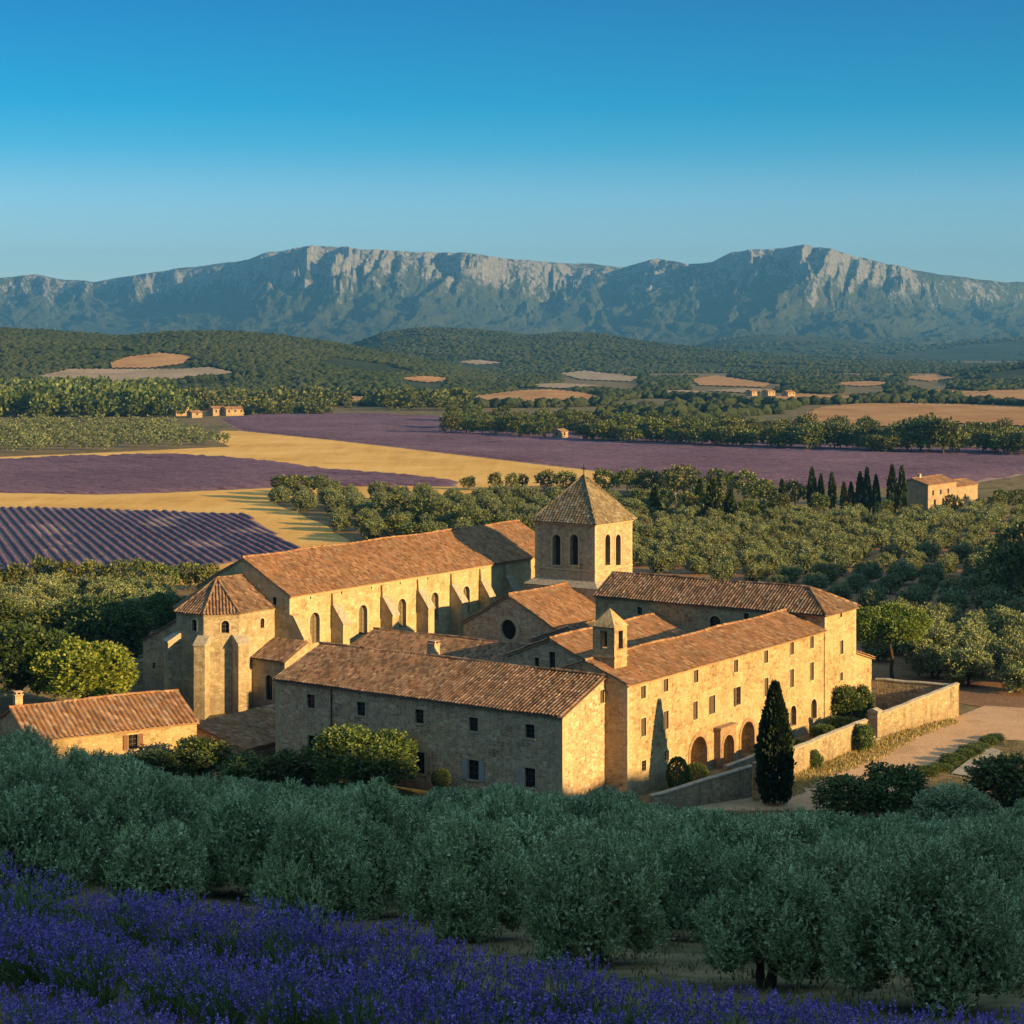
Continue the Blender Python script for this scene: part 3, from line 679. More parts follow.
def grow(ol, o, e):
    """outline pushed outward by e about the opening's middle"""
    cx, cz = o[0], o[1] + o[3] / 2
    return [(p[0] + (e if p[0] > cx + 1e-4 else -e if p[0] < cx - 1e-4 else 0), p[1] + (e if p[1] > cz else -e)) if o[4] == 'rect' else
            (cx + (p[0] - cx) * (1 + 2 * e / o[2]), (p[1] if p[1] <= o[1] + 1e-6 else max(o[1], (o[1] + o[3] - o[2] / 2) + (p[1] - (o[1] + o[3] - o[2] / 2)) * (1 + 2 * e / o[2])) if o[4] == 'arch' else cz + (p[1] - cz) * (1 + 2 * e / o[3]))) for p in ol]
def surround(mb, pl, o, e=.16, proud=.035):
    ol = outline(o); gr = grow(ol, o, e); n = len(ol)
    for i in range(n):
        j = (i + 1) % n
        if o[4] == 'arch' and i == 0: continue
        mb.face([pl.P(*gr[i], -proud), pl.P(*gr[j], -proud), pl.P(*ol[j], -proud), pl.P(*ol[i], -proud)])
        mb.face([pl.P(*gr[i]), pl.P(*gr[j]), pl.P(*gr[j], -proud), pl.P(*gr[i], -proud)])
        mb.face([pl.P(*ol[i], -proud), pl.P(*ol[j], -proud), pl.P(*ol[j]), pl.P(*ol[i])])
def pbox(mb, pl, a0, a1, z0, z1, d0, d1, mi=0):
    """box on a wall: a along, z up, d0..d1 depth (negative is proud)"""
    o = pl.P(a0, z0, d0); mb.obox(o, (pl.d.x, pl.d.y, 0), (pl.inw.x, pl.inw.y, 0), (0, 0, 1), a1 - a0, d1 - d0, z1 - z0, mi)
def window(b, pl, o, style='shut', shutter='shutter', trim=True, e=.14):
    a, z0, w, h, shape, dep = o; ol = outline(o); z1 = z0 + h
    f = MB()
    if trim: surround(f, pl, o, e)
    if shape == 'rect' and trim: pbox(f, pl, a - w / 2 - e, a + w / 2 + e, z0 - .12, z0 - .002, -.09, .02)
    if style in ('dark', 'open', 'half'):
        t = .05; dd = dep - .06
        for x in (a - w / 2, a - t / 2, a + w / 2 - t): pbox(f, pl, x, x + t, z0, z1, dd, dd + .04, 1)
        for k in range(4): zz = z0 + (h - t) * k / 3; pbox(f, pl, a - w / 2, a + w / 2, zz, zz + t, dd - .003, dd + .037, 1)
    if style == 'lead':
        t = .05; dd = dep - .07
        for k in range(1, 3): pbox(f, pl, a - w / 2 + w * k / 3 - t / 2, a - w / 2 + w * k / 3 + t / 2, z0, z1 - w * .12, dd, dd + .04, 1)
        for k in range(1, 6): zz = z0 + h * k / 6; pbox(f, pl, a - w / 2, a + w / 2, zz, zz + t, dd - .003, dd + .037, 1)
    if not f.v: pbox(f, pl, a - w / 2, a + w / 2, z0, z0 + .06, dep - .1, dep - .02)
    fo = b.part('window', f, [M['trim'], M['frame']])
    if style != 'shut':
        p = MB(); p.face([pl.P(*q_, dep) for q_ in ol]); b.part('pane', p, M['claustra' if style == 'lead' else 'dark_glass'], fo)
    if style == 'shut':
        for x0, x1 in ((a - w / 2 + .02, a - .02), (a + .02, a + w / 2 - .02)):
            sh = MB(); pbox(sh, pl, x0, x1, z0 + .02, z1 - .02, dep - .12, dep - .07)
            for zz in (z0 + h * .15, z0 + h * .78): pbox(sh, pl, x0 + .02, x1 - .02, zz, zz + .1, dep - .15, dep - .121)
            b.part('shutter', sh, M[shutter], fo)
        p = MB(); p.face([pl.P(*q_, dep) for q_ in ol]); b.part('pane', p, M['void'], fo)
    if style in ('open', 'half'):
        for sx in ((-1, 1) if style == 'open' else (-1,)):
            x0 = a + sx * (w / 2 + .06) if sx > 0 else a - w / 2 - .06 - w * .48
            sh = MB(); pbox(sh, pl, x0, x0 + w * .48, z0, z1, -.10, -.05)
            for zz in (z0 + h * .15, z0 + h * .78): pbox(sh, pl, x0 + .02, x0 + w * .46, zz, zz + .1, -.13, -.101)
            b.part('shutter', sh, M[shutter], fo)
    return fo
def door(b, pl, o, m='shutter_brown', e=.2):
    f = MB(); ol = outline(o); dep = o[5]; surround(f, pl, o, e, .05)
    fo = b.part('doorway', f, M['trim'])
    p = MB(); p.face([pl.P(*q_, dep) for q_ in ol])
    for k in range(1, 5): x = o[0] - o[2] / 2 + o[2] * k / 5; pbox(p, pl, x - .02, x + .02, o[1], o[1] + o[3] - o[2] * .5, dep - .03, dep - .005)
    b.part('door', p, M[m], fo); return fo

def tiles(mb, e0, e1, r1, r0, tw=.36, th=.46, amp=.11, lift=.08, slab=True, seed=0, rnd=.012):
    """canal tiles over one roof slope: eave e0-e1, ridge r0-r1 (may be shorter); e0 to e1 runs left to right seen from outside"""
    e0, e1, r0, r1 = map(Vector, (e0, e1, r0, r1)); U = (e1 - e0); L = U.length; U = U / L
    nn = U.cross((r0 + r1) / 2 - e0).normalized()
    if nn.z < 0: nn = -nn
    S = nn.cross(U)
    if S.dot((r0 + r1) / 2 - e0) < 0: S = -S
    if slab:
        lo = [p - nn * .17 for p in (e0, e1, r1, r0)]; hi = [p - nn * .09 for p in (e0, e1, r1, r0)]
        if (r1 - r0).length < .01: lo, hi = lo[:3], hi[:3]
        mb.face([p for p in hi], [(.5, .5)] * len(hi)); mb.face(lo[::-1], [(.5, .5)] * len(lo))
        for i in range(len(lo)): j = (i + 1) % len(lo); mb.face([lo[i], lo[j], hi[j], hi[i]], [(.5, .5)] * 4)
    poly = np.array([((p - e0).dot(U), (p - e0).dot(S)) for p in (e0, e1, r1, r0)])
    H = max(poly[2][1], poly[3][1]); sx0 = min(poly[:, 0]); sx1 = max(poly[:, 0])
    nc = max(1, int(round((sx1 - sx0) / tw))); nr = max(1, int(round(H / th))); tw = (sx1 - sx0) / nc; th = H / nr
    rng = np.random.default_rng(seed + nc * 13 + nr); K = 6
    fr = np.linspace(0, 1, K + 1); pr = np.where(fr < .62, np.sin(fr / .62 * math.pi), -.45 * np.sin((fr - .62) / .38 * math.pi))
    C_, R_ = np.meshgrid(np.arange(nc), np.arange(nr), indexing='ij'); C_ = C_.ravel(); R_ = R_.ravel()
    ctr = np.stack([sx0 + (C_ + .5) * tw, (R_ + .5) * th], 1)
    tol = np.array(poly); ok = inside(ctr[:, 0], np.clip(ctr[:, 1], .02, H - .02), poly)
    C_, R_ = C_[ok], R_[ok]; n = len(C_)
    if n == 0: return
    dz = rng.normal(0, rnd, n); ds = rng.normal(0, .03, n); sk = rng.normal(0, .012, n)
    s_ = sx0 + (C_[:, None, None] + fr[None, None, :]) * tw
    tlo = np.where(R_ == 0, -.05, R_ * th - .06) + ds; thi = (R_ + 1) * th + .02
    t_ = np.stack([tlo, thi], 1)[:, :, None] * np.ones(K + 1)
    s_ = s_ + (np.array([-1, 1])[None, :, None] * sk[:, None, None]) + np.zeros_like(t_)
    h_ = amp * pr[None, None, :] + np.array([.045, .005])[None, :, None] + dz[:, None, None] + lift * .5
    h_ = h_ + (fbm(s_ / 5.5 + seed * 3.7, t_ / 4.0, 3, 15) - .5) * .20
    E, Uv, Sv, Nv = (np.array(x) for x in (e0, U, S, nn))
    P_ = E + s_[..., None] * Uv + t_[..., None] * Sv + h_[..., None] * Nv
    base = len(mb.v); mb.v.extend(map(tuple, P_.reshape(-1, 3)))
    uoff = seed * 131
    for i in range(n):
        b0 = base + i * 2 * (K + 1); uvq = [(C_[i] + .5 + uoff, R_[i] + .5)] * 4
        for k in range(K):
            mb.f.append((b0 + k, b0 + k + 1, b0 + K + 2 + k, b0 + K + 1 + k)); mb.uv.append(uvq); mb.mi.append(0); mb.sm.append(True)
def caps(mb, p0, p1, r=.17, seg=.5, up=.06, seed=0, mi=0):
    """row of half-round ridge tiles"""
    p0, p1 = Vector(p0), Vector(p1); d = p1 - p0; L = d.length; d /= L; n = max(1, int(L / seg)); side = d.cross(Vector((0, 0, 1))).normalized(); upv = side.cross(d)
    rr = random.Random(seed)
    for i in range(n):
        a, c = p0 + d * (L * i / n - .03), p0 + d * (L * (i + 1) / n + .03); rows_ = []
        jz = rr.uniform(-.03, .03) + .07 * math.sin(i * .21 + seed)
        for p, q_ in ((a, r * rr.uniform(1.0, 1.12)), (c, r * .92)):
            rows_.append([tuple(p + Vector((0, 0, jz)) + side * (q_ * math.cos(t)) + upv * (q_ * math.sin(t) + up)) for t in np.linspace(-.25, math.pi + .25, 8)])
        k = (i + .5 + seed * 17, 900.5)
        mb.grid(rows_, uv=[[k] * 8] * 2, mi=mi)

def gabled(b, u0, u1, v0, v1, zb, ze, zr, axis, stone, tile, ridge=None, setup=None, over=.32, gover=.22, tw=.36, th=.55, seed=0, slopes='both', capm=True):
    fr = b.fr
    P = dict(front=Panel(fr, (u0, v1), (u0, v0), zb, ze), right=Panel(fr, (u0, v0), (u1, v0), zb, ze), back=Panel(fr, (u1, v0), (u1, v1), zb, ze), left=Panel(fr, (u1, v1), (u0, v1), zb, ze))
    if axis == 'u':
        rv = (v0 + v1) / 2 if ridge is None else ridge
        P['front'].gable(v1 - rv, ze, zr); P['back'].gable(rv - v0, ze, zr)
    else:
        ru = (u0 + u1) / 2 if ridge is None else ridge
        P['right'].gable(ru - u0, ze, zr); P['left'].gable(u1 - ru, ze, zr)
    if setup: setup(P)
    w = MB()
    for p in P.values(): p.emit(w)
    b.part('wall', w, stone)
    r = MB()
    if axis == 'u':
        for vv, sgn, a, c in ((v0, -1, u0 - gover, u1 + gover), (v1, 1, u1 + gover, u0 - gover)):
            k = (zr - ze) / abs(rv - vv); ev = vv + sgn * over; ez = ze - k * over
            tiles(r, (a, ev, ez), (c, ev, ez), (c, rv, zr), (a, rv, zr), tw, th, seed=seed + (sgn > 0))
        if capm: caps(r, (u0 - gover, rv, zr + .03), (u1 + gover, rv, zr + .03), seed=seed)
    else:
        for uu, sgn, a, c in ((u0, -1, v1 + gover, v0 - gover), (u1, 1, v0 - gover, v1 + gover)):
            k = (zr - ze) / abs(ru - uu); eu = uu + sgn * over; ez = ze - k * over
            tiles(r, (eu, a, ez), (eu, c, ez), (ru, c, zr), (ru, a, zr), tw, th, seed=seed + (sgn > 0))
        if capm: caps(r, (ru, v1 + gover, zr + .03), (ru, v0 - gover, zr + .03), seed=seed)
    b.part('roof', r, tile)
    return P
def chimney(b, u, v, z0, z1, w=.55, stone='plaster'):
    c = MB(); c.box(u - w / 2, u + w / 2, v - w / 2, v + w / 2, z0, z1 - .22)
    c.box(u - w / 2 - .07, u + w / 2 + .07, v - w / 2 - .07, v + w / 2 + .07, z1 - .218, z1 - .1)
    for sx in (-1, 1): c.box(u + sx * w * .3 - .06, u + sx * w * .3 + .06, v - w / 2, v + w / 2, z1 - .098, z1 + .1)
    c.box(u - w / 2 - .04, u + w / 2 + .04, v - w / 2 - .04, v + w / 2 + .04, z1 + .102, z1 + .17)
    return b.part('chimney', c, M[stone])

def quoins(b, u, v, du, dv, z0, z1, m='trim', h=.42):
    """long and short corner stones; du, dv point along the two walls away from the corner"""
    q_ = MB(); rr_ = random.Random(int(u * 10 + v)); z = z0; i = 0
    while z < z1 - .1:
        hh = min(h * rr_.uniform(.85, 1.15), z1 - z); a, c = (.85, .42) if i % 2 else (.42, .85); a *= rr_.uniform(.85, 1.15); c *= rr_.uniform(.85, 1.15)
        e = rr_.uniform(.012, .03); x0, x1 = sorted((u - du * e, u + du * a)); y0, y1 = sorted((v - dv * e, v + dv * c)); q_.box(x0, x1, y0, y1, z + .012, z + hh - .012); z += hh; i += 1
    return b.part('quoin', q_, M[m])
# ---------------------------------------------------------------- front wing
b = Bld('abbey_wing', 'long two storey stone wing in shadow facing the olives, with drainpipe and small windows', 'abbey wing', AB, -7.4, 2.5, 'buildings of the abbey')
FW = {}
def setup(P):
    p = P['front']
    FW['w'] = [(p.open_px(x, y - 7, y + 7, 1.05), 'dark') for x, y in ((311, 701.5), (361, 709), (419.5, 716.5), (473.5, 724.5), (530, 731.5))]
    FW['w'] += [(p.open_px(312, 735.5, 752, 1.1), 'dark'), (p.open_px(420, 752, 774, 1.15), 'dark'), (p.open_px(473.5, 760, 780, 1.25), 'open'), (p.open_px(530, 768, 788, 1.2), 'half')]
    FW['g'] = P['right'].open_px(602, 690, 703, .75)
P = gabled(b, -7.4, 7.0, 2.5, 37.5, -3, 8.9, 11.45, 'v', M['rubble'], M['tile_old'], ridge=-.2, setup=setup, seed=1, tw=.40, th=.5)
for o, st in FW['w']: window(b, P['front'], o, st, 'shutter_grey')
window(b, P['right'], FW['g'], 'shut')
quoins(b, -7.4, 2.5, 1, 1, -2, 8.7); quoins(b, -7.4, 37.5, 1, -1, -2, 8.7)
pl = P['front']; s_, _ = pl.at(332, 700); dp = MB()
dp.tube([pl.P(s_, 8.75, -.12), pl.P(s_, 5, -.12), pl.P(s_, -2, -.12)], [.07] * 3, 8)
for zz in (7.5, 5, 2.5): pbox(dp, pl, s_ - .1, s_ + .1, zz, zz + .06, -.2, .02)
b.part('drainpipe', dp, M['iron'])
u_ = 3.2; chimney(b, u_, AB.v_at(433.5, u_), 9.6, AB.z_at(642, u_, AB.v_at(433.5, u_)), .95, 'rubble')
# ---------------------------------------------------------------- right wing
b = Bld('abbey_wing', 'three storey golden wing in full sun with rows of shuttered windows and arches', 'abbey wing', AB, 0, 0, 'buildings of the abbey')
RW = {}
Z3 = lambda x, y: (560 + x * .33203, 560 + y * .33203)
def setup(P):
    p = P['right']; ws = []
    for x, y in ((250, 398), (318, 377), (409, 350), (529, 319), (620, 291), (698, 266), (758, 247)):
        X_, Y_ = Z3(x, y); ws.append((p.open_px(X_, Y_ - 6.2, Y_ + 6.2, .95), 'shut'))
    for x, y in ((251, 503), (319, 482), (407, 453), (457, 436), (537, 409), (621, 382), (698, 356), (758, 335)):
        X_, Y_ = Z3(x, y); ws.append((p.open_px(X_, Y_ - 9, Y_ + 9, 1.35 if x == 457 else .95), 'half' if x == 537 else 'shut'))
    for x, y in ((252, 620), (321, 590)):
        X_, Y_ = Z3(x, y); ws.append((p.open_px(X_, Y_ - 5.3, Y_ + 5.3, .85), 'dark'))
    RW['w'] = ws
    RW['a'] = [p.open_px(698.5, 736.5, 775, 3.4, 'arch', 2.2), p.open_px(747.5, 721.5, 760, 3.0, 'arch', 2.2)]
    RW['d'] = [p.open_px(793, 705.5, 726, 1.5, 'arch', .5), p.open_px(813.5, 699, 719, 1.5, 'arch', .5)]
    RW['p'] = p.open_px(722, 734, 768, 2.3, 'arch', 1.3)
P = gabled(b, 0, 42.6, 0, 9.5, -3, 10.95, 12.7, 'u', M['wing_stone'], M['tile'], ridge=4.74, setup=setup, seed=3, gover=.12)
for o, st in RW['w']: window(b, P['right'], o, st)
quoins(b, 0, 0, 1, 1, -1, 10.8)
for o in RW['d']: door(b, P['right'], o, 'shutter')
pl = P['right']
for o in RW['a']:
    f = MB(); surround(f, pl, o, .38, .06); fo = b.part('archway', f, M['brick'])
    r_ = MB(); r_.face([pl.P(*q_, o[5]) for q_ in outline(o)]); b.part('recess', r_, M['brick'], fo)
    i_ = (o[0] + .25, o[1] + .5, 1.5, 2.5, 'arch', 0); r_ = MB(); r_.face([pl.P(*q_, o[5] - .02) for q_ in outline(i_)]); b.part('lit_opening_patch', r_, M['plaster'], fo)  # flat pale face, its bright colour stands in for an opening lit from within
o = RW['p']; f = MB(); r_ = MB(); r_.face([pl.P(*q_, o[5]) for q_ in outline(o)])
pp = Panel(AB, pl.P(o[0] - 1.7, 0, -.75)[:2], pl.P(o[0] + 1.7, 0, -.75)[:2], -.5, o[1] + o[3] + .7); pp.opening(1.7, o[1], o[2], o[3], 'arch', .74); pp.emit(f)
pbox(f, pl, o[0] - 1.85, o[0] + 1.85, o[1] + o[3] + .702, o[1] + o[3] + .95, -.9, -.003)
for sx in (-1.7, 1.4): pbox(f, pl, o[0] + sx, o[0] + sx + .3, -.5, o[1] + o[3] + .7, -.748, -.004)
surround(f, pp, pp.ops[0], .3, .05); fo = b.part('porch', f, M['brick']); b.part('recess', r_, M['plaster'], fo)
# ---------------------------------------------------------------- bell cote on its roof
u0, u1, v0, v1 = 1.4, 3.75, 2.3, 4.75
bc = Bld('bell_cote', 'slim square stone bell cote with pointed cap on the ridge end of the sunlit wing', 'bell cote', AB, (u0 + u1) / 2, (v0 + v1) / 2, None, 11.5)
zt = 15.9; w = MB()
for p0, p1, oz in (((u0, v1), (u0, v0), 1), ((u0, v0), (u1, v0), 1), ((u1, v0), (u1, v1), 1), ((u1, v1), (u0, v1), 1)):
    p = Panel(AB, p0, p1, 11.0, zt); p.opening(p.L / 2, 13.75, .8, 1.75, 'rect', .42); p.emit(w)
    pbox(w, p, -.1, p.L + .1, 12.95, 13.1, -.1, -.003)
bc.part('wall', w, M['wing_stone'])
w = MB(); w.box(u0 + .45, u1 - .45, v0 + .45, v1 - .45, 11.2, 13.74); bc.part('bell_floor', w, M['plaster'])
w = MB(); ax = ((u0 + u1) / 2, (v0 + v1) / 2, 17.6)
cs = [(u0 - .12, v0 - .12, zt), (u1 + .12, v0 - .12, zt), (u1 + .12, v1 + .12, zt), (u0 - .12, v1 + .12, zt)]
for i in range(4): w.face([cs[i], cs[(i + 1) % 4], ax])
w.face(cs[::-1]); bc.part('cap', w, M['wing_stone'])
w = MB(); w.tube([(ax[0], ax[1], 15.2), (ax[0], ax[1], 14.9), (ax[0], ax[1], 14.45), (ax[0], ax[1], 14.3)], [.08, .2, .26, .36], 10); bc.part('bell', w, M['iron'])

# ---------------------------------------------------------------- north range with the hipped end block
b = Bld('abbey_range', 'tall back range with long dark tiled roof and hipped sunlit end block', 'abbey range', AB, 42.6, 0, 'buildings of the abbey')
u0, u1, v0, v1, ze, zr, ru, hv = 42.6, 50.9, -.12, 30.3, 12.75, 14.95, 46.75, 3.85
P = dict(front=Panel(AB, (u0, v1), (u0, v0), -1, ze), right=Panel(AB, (u0, v0), (u1, v0), -1, ze), back=Panel(AB, (u1, v0), (u1, v1), -1, ze), left=Panel(AB, (u1, v1), (u0, v1), -1, ze))
P['left'].gable(u1 - ru, ze, zr)
X_ = [P['right'].open_px(*Z3(848, 262)[:1], Z3(0, 242)[1], Z3(0, 283)[1], .85), P['right'].open_px(Z3(847, 0)[0], Z3(0, 338)[1], Z3(0, 363)[1], .75), P['right'].open_px(Z3(846, 0)[0], Z3(0, 153)[1], Z3(0, 172)[1], .6)]
Y_ = [P['front'].open_px(Z3(467, 0)[0], Z3(0, 168)[1], Z3(0, 205)[1], 1.5, 'arch', .4), P['front'].open_px(Z3(561, 0)[0], Z3(0, 160)[1], Z3(0, 178)[1], .7), P['front'].open_px(Z3(240, 0)[0], Z3(0, 142)[1], Z3(0, 165)[1], .7)]
w = MB()
for p in P.values(): p.emit(w)
b.part('wall', w, M['wing_stone'])
quoins(b, 50.9, -.12, -1, 1, 0, 12.5); quoins(b, 42.6, -.12, 1, 1, 11.2, 12.5)
for o in X_: window(b, P['right'], o, 'shut')
for o in Y_: window(b, P['front'], o, 'dark')
r = MB(); k = (zr - ze) / (ru - u0); ov = .35; ez = ze - k * ov
tiles(r, (u0 - ov, v1 + .2, ez), (u0 - ov, v0 - ov, ez), (ru, hv, zr), (ru, v1 + .2, zr), .40, .5, seed=11)
tiles(r, (u0 - ov, v0 - ov, ez), (u1 + ov, v0 - ov, ez), (ru, hv, zr), (ru, hv, zr), .40, .5, seed=12)
tiles(r, (u1 + ov, v0 - ov, ez), (u1 + ov, v1 + .2, ez), (ru, v1 + .2, zr), (ru, hv, zr), .40, .5, seed=13)
caps(r, (ru, v1 + .2, zr + .03), (ru, hv, zr + .03), seed=11); caps(r, (u0 - ov, v0 - ov, ez + .05), (ru, hv, zr + .03), seed=12); caps(r, (u1 + ov, v0 - ov, ez + .05), (ru, hv, zr + .03), seed=13)
b.part('roof', r, M['tile_old'])
# lean-to at its far end
b = Bld('lean_to', 'low sunlit lean-to against the end block beside the enclosure wall', 'outbuilding', AB, 50.9, 0)
w = MB(); P = [Panel(AB, (51.0, .1), (55.8, .1), -1, 7.4), Panel(AB, (55.8, .1), (55.8, 6), -1, 6.1), Panel(AB, (55.8, 6), (51.0, 6), -1, 7.4)]
P[0].hp.append(((7.4 - 6.1) / 4.8, 1, 7.4)); P[2].hp.append((-(7.4 - 6.1) / 4.8, 1, 6.1))
for p in P: p.emit(w)
b.part('wall', w, M['wing_stone'])
r = MB(); tiles(r, (56.1, -.2, 6.02), (56.1, 6.2, 6.02), (51.0, 6.2, 7.4), (51.0, -.2, 7.4), seed=15); b.part('roof', r, M['tile'])

# ---------------------------------------------------------------- church nave
b = Bld('church_nave', 'long high church nave with orange tiled roof and a row of stepped buttresses', 'church', AB, 25.3, 64.2, 'buildings of the abbey')
Z6 = lambda x, y: (240 + x * .3125, 480 + y * .3125)
NV = {}
def setup(P):
    p = P['right']
    NV['w'] = [p.open_px(Z6(x, 0)[0], Z6(0, y0)[1], Z6(0, y1)[1], wd, 'arch', .55) for x, y0, y1, wd in ((239, 424, 522, 1.9), (393, 400, 497, 1.8), (518, 380, 474, 1.8), (623, 360, 450, 1.7), (724, 340, 425, 1.6))]
    NV['h'] = [p.opening(a, 11.05, .22, .35, 'rect', .3) for a in np.arange(4, 54, 6.1)]
    NV['g'] = [P['front'].open_px(Z6(110, 0)[0], Z6(0, 375)[1], Z6(0, 400)[1], .6, 'rect', .3)]
P = gabled(b, 25.3, 87, 64.2, 79.8, -4, 12.0, 16.1, 'u', M['nave_stone'], M['tile'], setup=setup, seed=21, over=.35, gover=.12, tw=.38, th=.5)
quoins(b, 25.3, 64.2, 1, 1, 9.7, 11.8)
for o in NV['w']: window(b, P['right'], o, 'lead', e=.42)
for x in (331, 380.6, 416.6, 450, 479, 504):
    u_ = AB.u_at(x, 64.2); t = 1.35; d = 2.0 if x < 460 else 1.8
    bt = MB(); prof = [(u_, 64.22, -4), (u_, 64.22 - d, -4), (u_, 64.22 - d, 7.4), (u_, 64.22 - .42, 9.7), (u_, 64.22 - .30, 11.3), (u_, 64.22, 11.45)]
    bt.prism(prof, (t, 0, 0)); bo = b.part('buttress', bt, M['nave_stone'], recalc=True)
    cp = MB(); cp.prism([(u_ - .1, 64.22 - d - .12, 7.42), (u_ - .1, 64.22 - d - .12, 7.62), (u_ - .1, 64.22 - .40, 9.95), (u_ - .1, 64.22 - .40, 9.76)], (t + .2, 0, 0)); b.part('coping', cp, M['coping'], bo, recalc=True)
bt = MB(); prof = [(25.32, 64.22, -4), (25.32, 61.9, -4), (25.32, 61.9, 6.8), (25.32, 63.6, 9.4), (25.32, 64.22, 9.6)]; bt.prism(prof, (1.5, 0, 0)); b.part('buttress', bt, M['nave_stone'], recalc=True)
# cornice under the eaves
cn = MB(); cn.box(25.3, 87, 64.02, 64.197, 11.55, 11.78); b.part('cornice', cn, M['trim'])

# ---------------------------------------------------------------- apse
b = Bld('church_apse', 'faceted apse tower with a pointed tiled roof and corner piers, joined to the nave end', 'church apse', AB, 15.7, 72, 'buildings of the abbey')
pts = [(25.25, 77.1), (18.7, 77.1), (15.7, 74.1), (15.7, 69.6), (18.7, 66.6), (25.25, 66.6)]; zt = 10.35
w = MB(); Ps = [Panel(AB, pts[i], pts[i + 1], -5, zt) for i in range(5)]
Z1 = lambda x, y: (130 + x * .3125, 560 + y * .3125)
ops = [(1 + 0, Ps[2].open_px(Z1(206, 0)[0], Z1(0, 190)[1], Z1(0, 228)[1], .75, 'arch', .35)), (0, None)]
aw = [(Ps[2], Ps[2].open_px(Z1(206, 0)[0], Z1(0, 190)[1], Z1(0, 228)[1], .75, 'arch', .35))]
Ps[2].ops.pop()
aw = [(Ps[2], Ps[2].ops[0]), (Ps[3], Ps[3].open_px(Z1(305, 0)[0], Z1(0, 194)[1], Z1(0, 234)[1], .95, 'arch', .35)), (Ps[4], Ps[4].open_px(Z1(423, 0)[0], Z1(0, 186)[1], Z1(0, 218)[1], .75, 'arch', .35)), (Ps[2], Ps[2].open_px(Z1(213, 0)[0], Z1(0, 398)[1], Z1(0, 470)[1], .8, 'arch', .35))]
for p in Ps: p.emit(w)
b.part('wall', w, M['apse_stone'])
for p, o in aw: window(b, p, o, 'dark', e=.18)
r = MB(); ap = (20.6, 72, 13.9); ov = .22
ep = [(25.25, 77.1 + ov), (18.7 - .1, 77.1 + ov), (15.7 - ov, 74.1 + .1), (15.7 - ov, 69.6 - .1), (18.7 - .1, 66.6 - ov), (25.25, 66.6 - ov)]; ez = zt - .12
E = [(*q_, ez) for q_ in ep]; bk = (25.25, 72, 13.9)
tiles(r, E[0], E[1], ap, bk, .42, .5, seed=31); tiles(r, E[4], E[5], bk, ap, .42, .5, seed=35)
for i in (1, 2, 3): tiles(r, E[i], E[i + 1], ap, ap, .42, .5, seed=31 + i)
for i in (1, 2, 3, 4): caps(r, (E[i][0], E[i][1], ez + .08), (ap[0], ap[1], ap[2] + .05), .15, seed=40 + i)
caps(r, (ap[0], ap[1], ap[2] + .05), (bk[0], bk[1], bk[2] + .05), .15, seed=46); b.part('roof', r, M['tile_old'])
cn = MB()
for p in Ps: pbox(cn, p, 0, p.L, zt - .32, zt - .14, -.12, -.003)
b.part('cornice', cn, M['trim'])
for (u_, v_), dr in ((pts[2], (-.92, .38)), (pts[3], (-.92, -.38)), (pts[4], (-.38, -.92))):
    d = Vector((dr[0], dr[1], 0)).normalized(); n = Vector((-d.y, d.x, 0)); o_ = Vector((u_, v_, -5)) - d * .35 - n * .7
    bt = MB(); bt.obox(o_, d, n, (0, 0, 1), 1.75, 1.4, 11.6); bo = b.part('pier', bt, M['apse_stone'])
    cp = MB(); e_ = o_ - n * .1 + Vector((0, 0, 11.6)); q_ = [e_, e_ + d * 1.87, e_ + d * 1.87 + Vector((0, 0, .2)), e_ + d * .3 + Vector((0, 0, 1.1)), e_ + Vector((0, 0, 1.1))]
    cp.prism(q_, n * 1.6); b.part('coping', cp, M['coping'], bo, recalc=True)

# annexes on both sides of the apse
def lean(name, label, u0, u1, v0, v1, zb, zlow, zhigh, low, stone, tile, op=None, cat='outbuilding', seed=50, group=None):
    """small building with one roof slope; low names the side of the eave"""
    b = Bld(name, label, cat, AB, (u0 + u1) / 2, (v0 + v1) / 2, group)
    P = dict(front=Panel(AB, (u0, v1), (u0, v0), zb, zhigh), right=Panel(AB, (u0, v0), (u1, v0), zb, zhigh), back=Panel(AB, (u1, v0), (u1, v1), zb, zhigh), left=Panel(AB, (u1, v1), (u0, v1), zb, zhigh))
    order = ['front', 'right', 'back', 'left']; i = order.index(low); opp = order[(i + 2) % 4]; nx = order[(i + 1) % 4]; pv = order[(i + 3) % 4]
    P[low].z1 = zlow; k = (zhigh - zlow) / P[nx].L
    P[nx].hp.append((-k, 1, zlow)); P[pv].hp.append((k, 1, zhigh))
    ops_ = op(P) if op else []
    w = MB()
    for p in P.values(): p.emit(w)
    b.part('wall', w, stone)
    for p, o, st in ops_: window(b, p, o, st)
    r = MB(); pl = P[low]; D = P[nx].L; ov = .3
    tiles(r, (*pl.P(-.2, 0, -ov)[:2], zlow - k * ov), (*pl.P(pl.L + .2, 0, -ov)[:2], zlow - k * ov), (*pl.P(pl.L + .2, 0, D)[:2], zhigh), (*pl.P(-.2, 0, D)[:2], zhigh), .40, .55, seed=seed)
    b.part('roof', r, tile); return b
lean('sacristy', 'small annex with sloping tiled roof tucked between apse and nave', 21.1, 25.2, 61.3, 66.6, -4, 4.7, 6.5, 'front', M['apse_stone'], M['tile_old'], lambda P: [(P['front'], P['front'].open_px(Z1(445, 0)[0], Z1(0, 368)[1], Z1(0, 448)[1], 1.1, 'arch', .3), 'dark')], seed=51)
